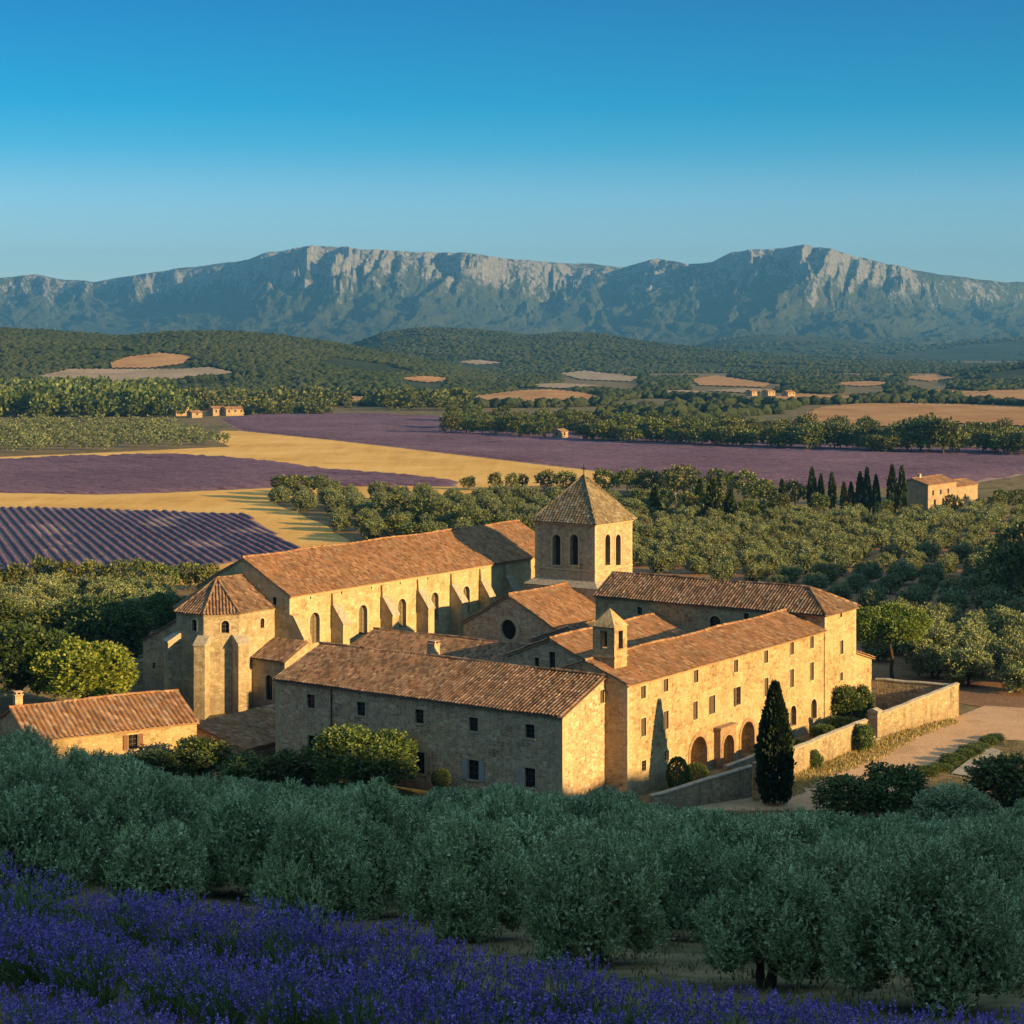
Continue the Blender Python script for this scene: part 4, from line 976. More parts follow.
lean('side_chapel', 'low side chapel with dark lean-to roof on the shaded left of the apse', 19.0, 27.0, 77.4, 83.2, -5, 5.6, 8.6, 'left', M['apse_stone'], M['tile_old'], lambda P: [(P['front'], P['front'].open_px(Z1(77, 0)[0], Z1(0, 328)[1], Z1(0, 348)[1], .5, 'rect', .3), 'dark')], seed=52)
lean('tiled_shed', 'low shed with shaded rough tiled roof at the foot of the apse', -7.4, 7.2, 42.0, 49.4, -4, 1.15, 2.95, 'right', M['rubble'], M['tile'], None, 'shed', seed=53)

# ---------------------------------------------------------------- bell tower
b = Bld('bell_tower', 'square stone bell tower with twin arched openings and pyramid roof', 'bell tower', AB, 74, 52, 'buildings of the abbey')
u0, u1, v0, v1, zt, zl = 69, 78.9, 47, 56.9, 18.35, 10.3
Z2 = lambda x, y: (400 + x * .3125, 460 + y * .3125)
w = MB(); P = [Panel(AB, (u0, v1), (u0, v0), zl, zt), Panel(AB, (u0, v0), (u1, v0), zl, zt), Panel(AB, (u1, v0), (u1, v1), zl, zt), Panel(AB, (u1, v1), (u0, v1), zl, zt)]
to = []
for x in (501, 557): to.append((P[0], P[0].open_px(Z2(x, 0)[0], Z2(0, 238)[1], Z2(0, 337)[1], 1.35, 'arch', .9)))
for x in (664, 697.5): to.append((P[1], P[1].open_px(Z2(x, 0)[0], Z2(0, 238)[1], Z2(0, 337)[1], 1.35, 'arch', .9)))
for p in P[2:]:
    for a in (3.2, 6.6): to.append((p, p.opening(a, to[0][1][1], 1.35, to[0][1][3], 'arch', .9)))
for p in P: p.emit(w)
b.part('wall', w, M['apse_stone'])
for p, o in to:
    f = MB(); surround(f, p, o, .22, .05); pbox(f, p, o[0] - .85, o[0] + .85, o[1] - .15, o[1] - .003, -.1, .03); b.part('belfry_arch', f, M['trim'])
w = MB(); w.box(u0 + .92, u1 - .92, v0 + .92, v1 - .92, zl, zt - .3); b.part('bell_chamber', w, M['void'])
cn = MB()
for p in P: pbox(cn, p, -.15, p.L + .15, zt - .3, zt - .02, -.16, -.003)
b.part('cornice', cn, M['trim']); cn = MB()
for p in P: pbox(cn, p, -.1, p.L + .1, to[0][1][1] - .55, to[0][1][1] - .35, -.1, -.003)
b.part('string_course', cn, M['trim'])
r = MB(); ov = .45; ap = ((u0 + u1) / 2, (v0 + v1) / 2, 24.6); cs = [(u0 - ov, v1 + ov), (u0 - ov, v0 - ov), (u1 + ov, v0 - ov), (u1 + ov, v1 + ov)]
for i in range(4): tiles(r, (*cs[i], zt), (*cs[(i + 1) % 4], zt), ap, ap, .5, .42, amp=.02, seed=61 + i, rnd=.02)
for i in range(4): caps(r, (*cs[i], zt + .05), (ap[0], ap[1], ap[2] + .05), .13, .6, .04, seed=66 + i)
b.part('roof', r, M['lauze'])
cr = MB(); cr.box(ap[0] - .05, ap[0] + .05, ap[1] - .05, ap[1] + .05, 24.5, 26.2); cr.box(ap[0] - .045, ap[0] + .045, ap[1] - .45, ap[1] + .45, 25.5, 25.62); cr.tube([(ap[0], ap[1], 24.4), (ap[0], ap[1], 24.75)], [.22, .12], 8); b.part('cross', cr, M['iron'])
for qu, qv, du, dv in ((u0, v0, 1, 1), (u0, v1, 1, -1), (u1, v0, -1, 1)): quoins(b, qu, qv, du, dv, 10.5, 18.0)
# its broader base with sloping ledge
w = MB(); bu0, bu1, bv0, bv1 = 67.9, 80, 45.9, 58
for p0, p1 in (((bu0, bv1), (bu0, bv0)), ((bu0, bv0), (bu1, bv0)), ((bu1, bv0), (bu1, bv1)), ((bu1, bv1), (bu0, bv1))):
    Panel(AB, p0, p1, -2, 9.6).emit(w)
lo = [(bu0 - .12, bv0 - .12, 9.6), (bu1 + .12, bv0 - .12, 9.6), (bu1 + .12, bv1 + .12, 9.6), (bu0 - .12, bv1 + .12, 9.6)]; hi = [(u0, v0, 10.45), (u1, v0, 10.45), (u1, v1, 10.45), (u0, v1, 10.45)]
b.part('base', w, M['apse_stone'])
w = MB(); 
for i in range(4): w.face([lo[i], lo[(i + 1) % 4], hi[(i + 1) % 4], hi[i]])
b.part('ledge', w, M['coping'])
w = MB(); w.box(74.6, 79.0, 44.4, 46.2, -1, 9.9); w.prism([(74.5, 44.3, 9.9), (74.5, 46.2, 10.6), (74.5, 46.2, 9.9)], (4.6, 0, 0)); b.part('stair_turret', w, M['wing_stone'], recalc=True)

# ---------------------------------------------------------------- transept chapel with round window, cloister roofs
b = Bld('chapel', 'gabled chapel with round oculus window, roof lit orange, in front of the bell tower', 'chapel', AB, 54, 51, 'buildings of the abbey')
def setup(P): NV['o'] = (P['front'], P['front'].open_px(508.4, 619.5, 640, 2.45, 'round', .5))
P = gabled(b, 54, 67.9, 43.2, 58.4, -1, 5.8, 9.95, 'u', M['rubble'], M['tile'], ridge=51.0, setup=setup, seed=71)
p, o = NV['o']; f = MB(); surround(f, p, o, .6, .06); fo = b.part('oculus', f, M['trim'])
pn = MB(); pn.face([p.P(*q_, .45) for q_ in outline(o)]); b.part('pane', pn, M['dark_glass'], fo)
b = Bld('cloister_range', 'low gabled cloister range behind the bell cote with a sunlit strip along its ridge', 'cloister range', AB, 19.7, 21.8, 'buildings of the abbey')
CG = []
def setup(P):
    p = P['front']
    CG.append((p.open_px(Z2(438, 0)[0], Z2(0, 632)[1], Z2(0, 668)[1], .6)))
    CG.append((p.open_px(Z2(487, 0)[0], Z2(0, 614)[1], Z2(0, 676)[1], .8)))
P = gabled(b, 19.7, 42.5, 16.4, 27.4, -1, 8.7, 10.95, 'u', M['rubble'], M['tile'], ridge=21.8, setup=setup, seed=75)
for o in CG: window(b, P['front'], o, 'dark')
b = Bld('cloister_range', 'low shaded cloister roof between the front wing and the nave', 'cloister range', AB, 34, 40, 'buildings of the abbey')
gabled(b, 32.5, 46.5, 31, 62, -1, 4.1, 6.2, 'v', M['rubble'], M['tile_old'], seed=78)
b = Bld('cloister_range', 'narrow dark tiled roof beside the chapel gable in the abbey court', 'cloister range', AB, 50, 36, 'buildings of the abbey')
gabled(b, 47, 66, 31.5, 42.8, -1, 5.6, 7.6, 'u', M['rubble'], M['tile_old'], seed=80)
# round chapel against the nave wall
b = Bld('round_chapel', 'small half round chapel with domed stone roof against the nave wall', 'chapel', AB, 37.2, 62.5)
cu, cv, rr_ = AB.u_at(372, 62.3), 62.3, 2.5; w = MB(); zt = 4.0
w.grid([[(cu + rr_ * math.cos(t), cv - rr_ * math.sin(t), z) for t in np.linspace(-.3, math.pi + .3, 17)] for z in (-2, zt)]); b.part('wall', w, M['nave_stone'])
w = MB(); w.grid([[(cu + (rr_ + .15) * math.cos(f_) * math.cos(t), cv - (rr_ + .15) * math.cos(f_) * math.sin(t), zt + 1.5 * math.sin(f_)) for t in np.linspace(-.3, math.pi + .3, 17)] for f_ in np.linspace(0, math.pi / 2, 7)]); b.part('roof', w, M['lauze'])

# ---------------------------------------------------------------- cottage on the left
CT = Frame(-32.1, 197.7, R(32.7))
b = Bld('cottage', 'low stone cottage with ribbed tiled roof and brown shutters before the bright tree', 'cottage', CT, -9, 5)
CW = []
def setup(P): CW.append(P['right'].open_px(133, 734.5, 749, 1.0))
P = gabled(b, -17.5, 0, 0, 10.6, -2, 4.75, 7.0, 'u', M['wing_stone'], M['tile'], setup=setup, seed=85, tw=.52, th=.7)
window(b, P['right'], CW[0], 'open', 'shutter_brown')
chimney(b, -16.7, 5.7, 6.4, 8.35, .75, 'rubble')

# ---------------------------------------------------------------- garden walls
def wall_run(label, a, c, h0, h1, thick=.55, zb=-1.0, fr=AB, stone='dry_stone', name='garden_wall'):
    a, c = Vector(a), Vector(c); d = (c - a); L = d.length; d /= L; n = Vector((-d.y, d.x))
    b = Bld(name, label, 'wall', fr, a.x, a.y)
    k = max(2, int(L / 1.2)); rr = random.Random(int(L * 100)); top = [h0 + (h1 - h0) * i / k + rr.uniform(-.05, .05) for i in range(k + 1)]
    P_ = lambda s, off, z: (a.x + d.x * s + n.x * off, a.y + d.y * s + n.y * off, z)
    w = MB(); S_ = [L * i / k for i in range(k + 1)]
    for side in (-1, 1):
        for i in range(k):
            q_ = [P_(S_[i], side * thick / 2, zb), P_(S_[i + 1], side * thick / 2, zb), P_(S_[i + 1], side * thick / 2, top[i + 1]), P_(S_[i], side * thick / 2, top[i])]
            w.face(q_ if side < 0 else q_[::-1])
    for s, i, fl in ((0, 0, 1), (L, k, 0)):
        q_ = [P_(s, -thick / 2, zb), P_(s, -thick / 2, top[i]), P_(s, thick / 2, top[i]), P_(s, thick / 2, zb)]; w.face(q_ if not fl else q_[::-1])
    b.part('wall_body', w, M[stone])
    cp = MB(); hw = thick / 2 + .07
    prof = [(-hw, .002), (-hw, .13), (0, .24), (hw, .13), (hw, .002)]
    cp.grid([[P_(S_[i] + (-.05 if i == 0 else .05 if i == k else 0), o_, top[i] + z_) for o_, z_ in prof] for i in range(k + 1)], smooth=False)
    for i in (0, k): cp.face([P_(S_[i] + (-.05 if i == 0 else .05), o_, top[i] + z_) for o_, z_ in prof])
    b.part('coping', cp, M['coping'], recalc=True); return b
wall_run('shaded garden wall slanting up to the foot of the tall cypress', (-3.2, -4.4), (8.0, -8.8), 1.5, 2.8)
wall_run('sunlit garden wall running from the cypress along the golden wing', (10.2, -8.2), (36.0, -8.0), 2.6, 2.7)
wall_run('high sunlit enclosure wall beside the dirt court, past the gate gap', (40.0, -7.5), (57.2, -9.9), 2.5, 3.7)
wall_run('shaded back wall of the small enclosure joining the lean-to', (57.0, -9.4), (56.0, -.4), 3.5, 3.5)
wall_run('low terrace parapet in front of the porch arch', (13.5, -3.2), (24.0, -3.2), 1.1, 1.1, .4)
wall_run('short ruined wall at the left edge beside the cottage chimney', (-26.5, 3.0), (-19.2, 9.5), 4.9, 4.5, .6, -2, CT)
# gate steps in the gap
b = Bld('gate_steps', 'worn stone steps climbing through the gap in the garden wall', 'steps', AB, 38, -8)
for i in range(5):
    w = MB(); w.box(36.5, 39.5, -9.2 + i * .45, -6.4, -.3 + i * .2, -.1 + i * .2 + .002 * i); b.part('step', w, M['coping'])
# small pier at the gate
b = Bld('gate_pier', 'squat stone gate pier ending the sunlit garden wall', 'pier', AB, 39.4, -7.4)
w = MB(); w.box(39.0, 39.95, -8.1, -7.0, -.5, 3.0); b.part('shaft', w, M['dry_stone']); w = MB(); w.box(38.9, 40.05, -8.2, -6.9, 3.002, 3.2); w.prism([(38.9, -8.2, 3.202), (38.9, -7.55, 3.45), (38.9, -6.9, 3.202)], (1.15, 0, 0)); b.part('cap', w, M['coping'])

# ---------------------------------------------------------------- farmhouse and far houses
FH = Frame(*flat(928, 510), R(52))
b = Bld('farmhouse', 'sunlit ochre farmhouse beside the cypress row above the orchard', 'farmhouse', FH, 0, 0)
FW2 = []
def setup(P):
    p = P['right']
    for a in (3, 7.5, 12): FW2.append((p, p.opening(a, 3.6, 1.0, 1.3, 'rect', .2)))
    for a in (4, 9): FW2.append((p, p.opening(a, .6, 1.3, 1.9, 'rect', .2)))
P = gabled(b, 0, 17, 0, 9, -.5, 6.6, 8.0, 'u', M['render'], M['tile'], setup=setup, seed=90, tw=.6, th=1.2)
for p, o in FW2: window(b, p, o, 'dark', trim=False)
chimney(b, 4, 4.5, 7.5, 8.9, .8)
b2 = Bld('farm_annex', 'lower lit annex on the right end of the ochre farmhouse', 'farmhouse', FH, 17, 1)
FW3 = []
def setup(P): FW3.extend([(P['right'], P['right'].opening(a, 1.2, 1.0, 1.4, 'rect', .2)) for a in (3, 8)])
P = gabled(b2, 17.05, 33, 1.2, 8, -.5, 5.0, 6.2, 'u', M['render'], M['tile'], setup=setup, seed=93, tw=.6, th=1.2)
for p, o in FW3: window(b2, p, o, 'dark', trim=False)
def far_house(px, py, label, L, Wd, h, ang, tile='tile', group='far houses on the plain', y0=None):
    if y0: x, y, z = hit(px, py, y0)
    else: (x, y), z = flat(px, py), 0.0
    fr = Frame(x, y, R(ang)); b = Bld('house', label, 'house', fr, 0, 0, group, z)
    ops_ = []
    def setup(P):
        for s_ in ('right', 'front'):
            p = P[s_]; n = max(1, int(p.L / 4))
            for i in range(n):
                ops_.append((p, p.opening(p.L * (i + .5) / n, z + h * .5, 1.1, 1.4, 'rect', .2)))
    P = gabled(b, 0, L, 0, Wd, z - 1, z + h, z + h + Wd * .2, 'u', M['render'], M[tile], setup=setup, seed=int(px), tw=1.2, th=2.4, capm=False)
    for p, o in ops_: window(b, p, o, 'dark', trim=False)
far_house(176, 416, 'pale house at the corner of the dark wood beyond the left olive grove', 9, 8, 5.5, 40)
far_house(192, 418, 'low ochre shed just right of the pale house by the wood', 7, 6, 3.2, 40)
far_house(213, 416, 'small house with shaded front between trees left of the long lavender field', 9, 7, 4.5, 40)
far_house(226, 416, 'wide tiled house nearest the left tip of the long lavender field', 13, 7, 4.2, 40)
far_house(899, 441, 'grey roofed house half hidden in the right hedgerow', 14, 8, 4.5, 48, 'lauze')
far_house(970, 445, 'warm lit house among the trees at the right end of the hedgerow', 9, 8, 5.5, 48)
far_house(561, 440, 'small dull house front showing through the middle of the hedgerow', 5, 5, 4, 48)
for i, (px_, py_, lab_) in enumerate(((752, 396, 'leftmost tiny house of the far hamlet above the small ochre field'), (768, 396, 'tiny house in the middle of the far hamlet'), (788, 397, 'rightmost tiny house of the far hamlet'), (345, 394, 'tiny lone house at the foot of the left wooded hill'))):
    far_house(px_, py_, lab_, 10, 7, 4.0, 45, 'tile', 'far houses on the plain', 1000)
# ---------------------------------------------------------------- vegetation: leaf clouds and trunks
def nrm(a): return a / np.maximum(np.linalg.norm(a, axis=-1, keepdims=True), 1e-9)
def rdir(r, n): return nrm(r.normal(size=(n, 3)))
def leaves(base, axis, width, r):
    """one pointed leaf quad per row: base point, axis vector (with length), width"""
    n = len(base); side = nrm(np.cross(axis, rdir(r, n))) * width[:, None]
    V = np.stack([base, base + axis * .45 + side, base + axis, base + axis * .45 - side], 1).reshape(-1, 3)
    return V
def lobes_sample(r, lobes, n, lo=.80, hi=1.06, zmin=-.55):
    """points spread in the outer shell of a set of ellipsoid lobes, those buried in other lobes dropped"""
    L = np.array(lobes, float); w = L[:, 3] * L[:, 4]; w = w / w.sum(); P = []; Dn = []; have = 0
    while have < n:
        k = r.choice(len(L), n, p=w); d = rdir(r, n); d = d[d[:, 2] > zmin]; k = k[:len(d)]
        p = L[k, :3] + d * np.stack([L[k, 3], L[k, 3], L[k, 4]], 1) * r.uniform(lo, hi, len(d))[:, None]
        inside_ = np.zeros(len(p), bool)
        for j in range(len(L)):
            q_ = (p - L[j, :3]) / np.array([L[j, 3], L[j, 3], L[j, 4]]); inside_ |= (np.sum(q_ * q_, 1) < .60) & (k != j)
        keep = ~inside_; P.append(p[keep]); Dn.append(d[keep]); have += keep.sum()
    return np.concatenate(P)[:n], np.concatenate(Dn)[:n]
def olive_lobes(r, n=17):
    out = [(0, 0, .40, .27, .27)]
    for i in range(n):
        a = 2.39996 * i + r.uniform(-.25, .25); f = (i + .5) / n; el = math.asin(max(-.6, min(.98, -.45 + 1.43 * f))) * r.uniform(.85, 1.1)
        R_ = .335 * r.uniform(.86, 1.12); s = r.uniform(.125, .185)
        out.append((R_ * math.cos(el) * math.cos(a) * 1.08, R_ * math.cos(el) * math.sin(a) * 1.08, .34 + (R_ * 1.30) * math.sin(el) + r.uniform(-.03, .04), s, s * r.uniform(1.15, 1.6)))
    return out
def ball_lobes(r, n=14):
    out = [(0, 0, .47, .30, .36)]
    for i in range(n):
        a = 2.39996 * i + r.uniform(-.3, .3); zz = -.8 + 1.7 * (i + .5) / n; c = math.sqrt(max(.02, 1 - zz * zz)); s = r.uniform(.13, .19)
        out.append((.34 * c * math.cos(a), .34 * c * math.sin(a), .48 + .36 * zz, s, s * 1.15))
    return out
def sprig_cloud(r, lobes, n, per, ll, lw, sl, up=.7, spread=.75, out=.6, drop=.3):
    """short leafy shoots pointing out and up from the lobes; unit tree (height 1, width about 1)"""
    p, d = lobes_sample(r, lobes, n)
    ax = nrm(d * out + np.array([0, 0, up]) + r.normal(size=p.shape) * .28)
    t = np.linspace(0, 1, per)[None, :, None]; base = (p[:, None, :] - ax[:, None, :] * sl * .35 + ax[:, None, :] * sl * t).reshape(-1, 3)
    a = np.repeat(ax, per, 0); la = nrm(a + rdir(r, len(a)) * spread) * (ll * r.uniform(.7, 1.25, len(a)))[:, None]
    return leaves(base, la, np.full(len(a), lw), r)
def with_core(r, V, lobes, ll, lw):
    """older inner leaves, so that crowns are not hollow"""
    n = max(60, len(V) // 4 // 4); p, d = lobes_sample(r, lobes, n, .35, .80, -1.0)
    return np.concatenate([V, leaves(p, rdir(r, n) * ll * 1.5, np.full(n, lw * 3.0), r)])
def cored(i, lobes, n, per, ll, lw, sl, **k): return with_core(rr(i + 900), sprig_cloud(rr(i), lobes, n, per, ll, lw, sl, **k), lobes, ll, lw)
def trunk_mesh(r, stems, h, r0, lean=.12, limbs=3, sides=6, unit=1.0):
    mb = MB()
    for s in range(stems):
        a = r.uniform(0, 6.28); dx, dy = math.cos(a), math.sin(a); k = 0 if stems == 1 else 1
        pts = [(dx * r0 * .5 * k, dy * r0 * .5 * k, -.06)]
        for i in range(1, 5):
            f = i / 4; pts.append((dx * (r0 * .5 * k + lean * f ** 1.3) + r.normal() * .012, dy * (r0 * .5 * k + lean * f ** 1.3) + r.normal() * .012, h * f))
        mb.tube(pts, [r0 * 1.35, r0, r0 * .85, r0 * .75, r0 * .6], sides)
        for j in range(limbs):
            b_ = r.uniform(0, 6.28); e = pts[-1]; ll = r.uniform(.14, .26)
            mb.tube([e, (e[0] + math.cos(b_) * ll * .5, e[1] + math.sin(b_) * ll * .5, e[2] + ll * .6), (e[0] + math.cos(b_) * ll, e[1] + math.sin(b_) * ll, e[2] + ll * 1.5)], [r0 * .55, r0 * .35, r0 * .14], sides)
    return mb
def mb_mesh(mb, name, m):
    o = mb.build(name, m); me = o.data; bpy.data.objects.remove(o); return me
def quads_mesh(name, V, m, per=0, n=0):
    uv = None
    if per:
        t = np.random.default_rng(n).random(len(V) // 4); t[:n * per] = np.repeat(np.random.default_rng(n + 1).random(n), per); uv = np.repeat(np.stack([t, t], 1), 4, 0)
    return raw_mesh(name, V, np.arange(len(V)).reshape(-1, 4), m, uv=uv)

class Kind:
    """a tree kind: some variants, each a crown mesh and a trunk mesh, of unit height"""
    def __init__(s, name, cat, variants, crown='crown'): s.name, s.cat, s.var, s.crown, s.n = name, cat, variants, crown, 0
    def place(s, x, y, z, w, h, label, group, rz=None, var=None, tilt=.03):
        k = s.n % len(s.var) if var is None else var; s.n += 1
        o = thing(s.name, label, s.cat, (x, y, z), RNG.uniform(0, 6.28) if rz is None else rz, group)
        o.rotation_euler[0] = RNG.normal() * tilt; o.rotation_euler[1] = RNG.normal() * tilt
        o.scale = (w, w, h); cm, tm = s.var[k]
        link_mesh(s.crown, cm, o)
        if tm: link_mesh('trunk', tm, o)
        return o
class Small:
    """the same for far trees: one mesh with leaf and bark slots"""
    def __init__(s, name, cat, V, leafm, trunk_h, trunk_r):
        s.name, s.cat, s.n = name, cat, 0; s.me = []; s.V = V
        for v in V:
            a = np.linspace(0, 2 * math.pi, 6)[:-1]; lo = np.stack([np.cos(a) * trunk_r, np.sin(a) * trunk_r, a * 0 - .05], 1); hi = np.stack([np.cos(a) * trunk_r * .6, np.sin(a) * trunk_r * .6, a * 0 + trunk_h], 1)
            tv = np.concatenate([lo, hi]); nq = len(v) // 4
            F = np.concatenate([np.arange(len(v)).reshape(-1, 4), len(v) + np.array([(i, (i + 1) % 5, 5 + (i + 1) % 5, 5 + i) for i in range(5)])])
            s.me.append(raw_mesh(name, np.concatenate([v, tv]), F, [leafm, M['bark']], mi=[0] * nq + [1] * 5))
    def place(s, x, y, z, w, h, label, group, var=None):
        o = link_mesh(s.name, s.me[s.n % len(s.me) if var is None else var]); s.n += 1
        o.location = (x, y, z); o.scale = (w, w, h); o.rotation_euler = (0, 0, RNG.uniform(0, 6.28))
        return tag(o, label, s.cat, group)
def mass(name, label, V_list, m, spots, cat):
    """spots: (x, y, z, w, h) rows; one mesh for a wood that reads as a mass"""
    out = []
    for i, (x, y, z, w, h) in enumerate(spots):
        v = V_list[i % len(V_list)]; a = RNG.uniform(0, 6.28); c, s_ = math.cos(a), math.sin(a)
        out.append(np.stack([x + (v[:, 0] * c - v[:, 1] * s_) * w, y + (v[:, 0] * s_ + v[:, 1] * c) * w, z + v[:, 2] * h], 1))
    o = link_mesh(name, quads_mesh(name, np.concatenate(out), m)); return tag(o, label, cat, kind='stuff')

def rr(i): return np.random.default_rng(1000 + i)
def broad_lobes(r, n=12, flat=1.0, low=.28):
    out = [(0, 0, .56, .30, .30 * flat)]
    for i in range(n):
        a = 2 * math.pi * i / n * 2.4 + r.uniform(-.4, .4); z = low + (.92 - low - .16) * ((i + .5) / n); rad = .34 * math.sqrt(max(.05, 1 - ((z - .5) / .52) ** 2)) * r.uniform(.7, 1.1); s = r.uniform(.14, .22)
        out.append((rad * math.cos(a), rad * math.sin(a), z, s, s * .95 * flat))
    return out
def broad_cloud(r, n, per, ll, lw, lobes=None, up=.25, sl=.09):
    return sprig_cloud(r, lobes or broad_lobes(r), n, per, ll, lw, sl, up, 1.0, .7)
def column_cloud(r, n, per, ll, lw, belly=.28, tip=.9, R=.5, rag=.07, sl=.06):
    """cypress: flame outline, upright shoots"""
    z = r.uniform(0, 1, n) ** .85; prof = np.where(z < belly, .62 + .38 * np.sin(z / belly * math.pi / 2), np.cos((z - belly) / (1 - belly) * math.pi / 2) ** tip)
    a = r.uniform(0, 6.28, n); lump = 1 + rag * np.sin(a * 5 + z * 22) + rag * r.normal(size=n); rad = R * prof * lump * r.uniform(.80, 1.03, n)
    p = np.stack([np.cos(a) * rad, np.sin(a) * rad, .03 + z * .95], 1); d = np.stack([np.cos(a), np.sin(a), a * 0], 1)
    # x and y are in crown widths, z in heights: keep shoots upright
    ax = nrm(d * .55 + np.array([0, 0, .45]) + r.normal(size=p.shape) * .22) * np.array([1, 1, .45])
    t = np.linspace(0, 1, per)[None, :, None]; base = (p[:, None, :] + ax[:, None, :] * sl * t).reshape(-1, 3); A = np.repeat(ax, per, 0)
    la = (A + rdir(r, len(A)) * np.array([.5, .5, .2])) * (ll * r.uniform(.7, 1.3, len(A)))[:, None]
    return leaves(base, la, np.full(len(A), lw), r)
def ball_cloud(r, n, ll, lw, z0=.5, rz=.5, rxy=.5):
    d = rdir(r, n); p = np.array([0, 0, z0]) + d * np.array([rxy, rxy, rz]) * r.uniform(.86, 1.02, n)[:, None]
    return leaves(p, nrm(d + r.normal(size=p.shape) * .7) * ll, np.full(n, lw), r)

NEAR_OLIVE = Kind('olive_tree', 'olive tree', [(quads_mesh('crown', cored(i, olive_lobes(rr(i + 50), 16), 2900, 17, .024, .0044, .10, up=.85, spread=.85), M['olive'], 17, 2900), mb_mesh(trunk_mesh(rr(i), 3, .34, .035), 'trunk', M['bark'])) for i in range(3)])
MID_OLIVE = Kind('olive_tree', 'olive tree', [(quads_mesh('crown', cored(i + 10, olive_lobes(rr(i + 60), 15), 1500, 13, .034, .0070, .10, up=.85, spread=.85), M['olive'], 13, 1500), mb_mesh(trunk_mesh(rr(i + 10), 2, .34, .04), 'trunk', M['bark'])) for i in range(4)])
FAR_OLIVE_V = [cored(i + 20, ball_lobes(rr(i + 70), 13), 700, 5, .055, .016, .085) for i in range(4)]
FAR_OLIVE = Small('olive_tree', 'olive tree', FAR_OLIVE_V, M['orchard_olive'], .4, .035)
TINY_OLIVE_V = [sprig_cloud(rr(i + 30), ball_lobes(rr(i + 80), 9), 75, 3, .14, .05, .12) for i in range(4)]
BROAD = Kind('broadleaf_tree', 'tree', [(quads_mesh('crown', broad_cloud(rr(i + 100), 2300, 5, .040, .014), M['broad']), mb_mesh(trunk_mesh(rr(i + 100), 1, .45, .035), 'trunk', M['dark_bark'])) for i in range(3)])
FAR_BROAD_V = [broad_cloud(rr(i + 110), 420, 3, .085, .032) for i in range(4)]
FAR_BROAD = Small('broadleaf_tree', 'tree', FAR_BROAD_V, M['wood'], .45, .03)
TINY_BROAD_V = [broad_cloud(rr(i + 120), 70, 3, .17, .075) for i in range(4)]
LEAFY = Kind('broadleaf_tree', 'tree', [(quads_mesh('crown', broad_cloud(rr(133), 3400, 5, .038, .013, broad_lobes(rr(134), 20, 1.0, .2)), M['leafy']), mb_mesh(trunk_mesh(rr(133), 1, .35, .03), 'trunk', M['dark_bark']))])
BRIGHT = Kind('bright_tree', 'tree', [(quads_mesh('crown', broad_cloud(rr(130), 3200, 5, .042, .015, broad_lobes(rr(131), 18)), M['bright']), mb_mesh(trunk_mesh(rr(130), 1, .4, .03), 'trunk', M['dark_bark']))])
PINE = Kind('pine_tree', 'pine', [(quads_mesh('crown', broad_cloud(rr(140), 4600, 6, .034, .010, [(.0, 0, .72, .34, .18), (.28, .1, .66, .24, .15), (-.27, .05, .68, .24, .15), (.05, .28, .70, .24, .15), (-.05, -.28, .68, .25, .15), (.2, -.2, .80, .2, .13), (-.18, .18, .82, .22, .13), (.1, .05, .88, .2, .1)]), M['pine']), mb_mesh(trunk_mesh(rr(140), 1, .62, .028, .05), 'trunk', M['dark_bark']))])
SHRUB = Kind('shrub', 'shrub', [(quads_mesh('foliage', broad_cloud(rr(i + 150), 1000, 5, .065, .022, broad_lobes(rr(i + 155), 9, 1.15, .16), sl=.16), M['shrub']), mb_mesh(trunk_mesh(rr(i + 150), 2, .3, .03), 'trunk', M['dark_bark'])) for i in range(3)], 'foliage')
CYPRESS = Kind('cypress_tree', 'cypress', [(quads_mesh('crown', column_cloud(rr(160), 6000, 4, .075, .022), M['needle']), mb_mesh(trunk_mesh(rr(160), 1, .3, .03, .02), 'trunk', M['dark_bark']))])
FAR_CYPRESS = Small('cypress_tree', 'cypress', [column_cloud(rr(i + 170), 700, 3, .15, .06, rag=.12) for i in range(3)], M['needle'], .2, .05)
FAR_CONIFER = Small('conifer_tree', 'conifer', [column_cloud(rr(i + 180), 700, 3, .15, .06, belly=.12, tip=1.5, rag=.18) for i in range(2)], M['broad'], .2, .04)
TOPIARY = Kind('clipped_bush', 'clipped bush', [(quads_mesh('foliage', ball_cloud(rr(190), 5000, .06, .022), M['topiary']), None)], 'foliage')

# ---------------------------------------------------------------- foreground olive slope
G1 = 'olive trees on the slope below the lavender'
taken = []
ORD = ['first', 'second', 'third', 'fourth', 'fifth', 'sixth', 'seventh', 'eighth', 'ninth', 'tenth', 'eleventh', 'twelfth', 'thirteenth', 'fourteenth', 'fifteenth', 'sixteenth', 'seventeenth', 'eighteenth', 'nineteenth', 'twentieth']
front = [(1052, 985, 150, 'grey olive cut by the right edge of the picture in the front row'), (930, 1010, 212, 'largest olive, at lower right, its trunk showing just beyond the lavender'), (768, 986, 160, 'bushy olive left of the largest one, bare ground before its trunk'), (598, 964, 172, 'wide front row olive at lower centre right with three swelling lobes'),
         (468, 940, 150, 'front row olive just left of the wide one, lower part behind lavender'), (362, 915, 150, 'front row olive in the middle of the left half, above the lavender edge'), (252, 898, 140, 'front row olive right of the second tree from the left edge'), (146, 884, 140, 'second front row olive from the left edge, half hidden by lavender'), (40, 872, 140, 'leftmost front row olive behind the lavender corner')]
for px, py, wpx, lab in front:
    x, y, z = hit(px, py, 30); w = wpx * y / FOC * .86; NEAR_OLIVE.place(x, y, z - .05, w, w * .95, lab, G1); taken.append((x, y, w))
spots = []
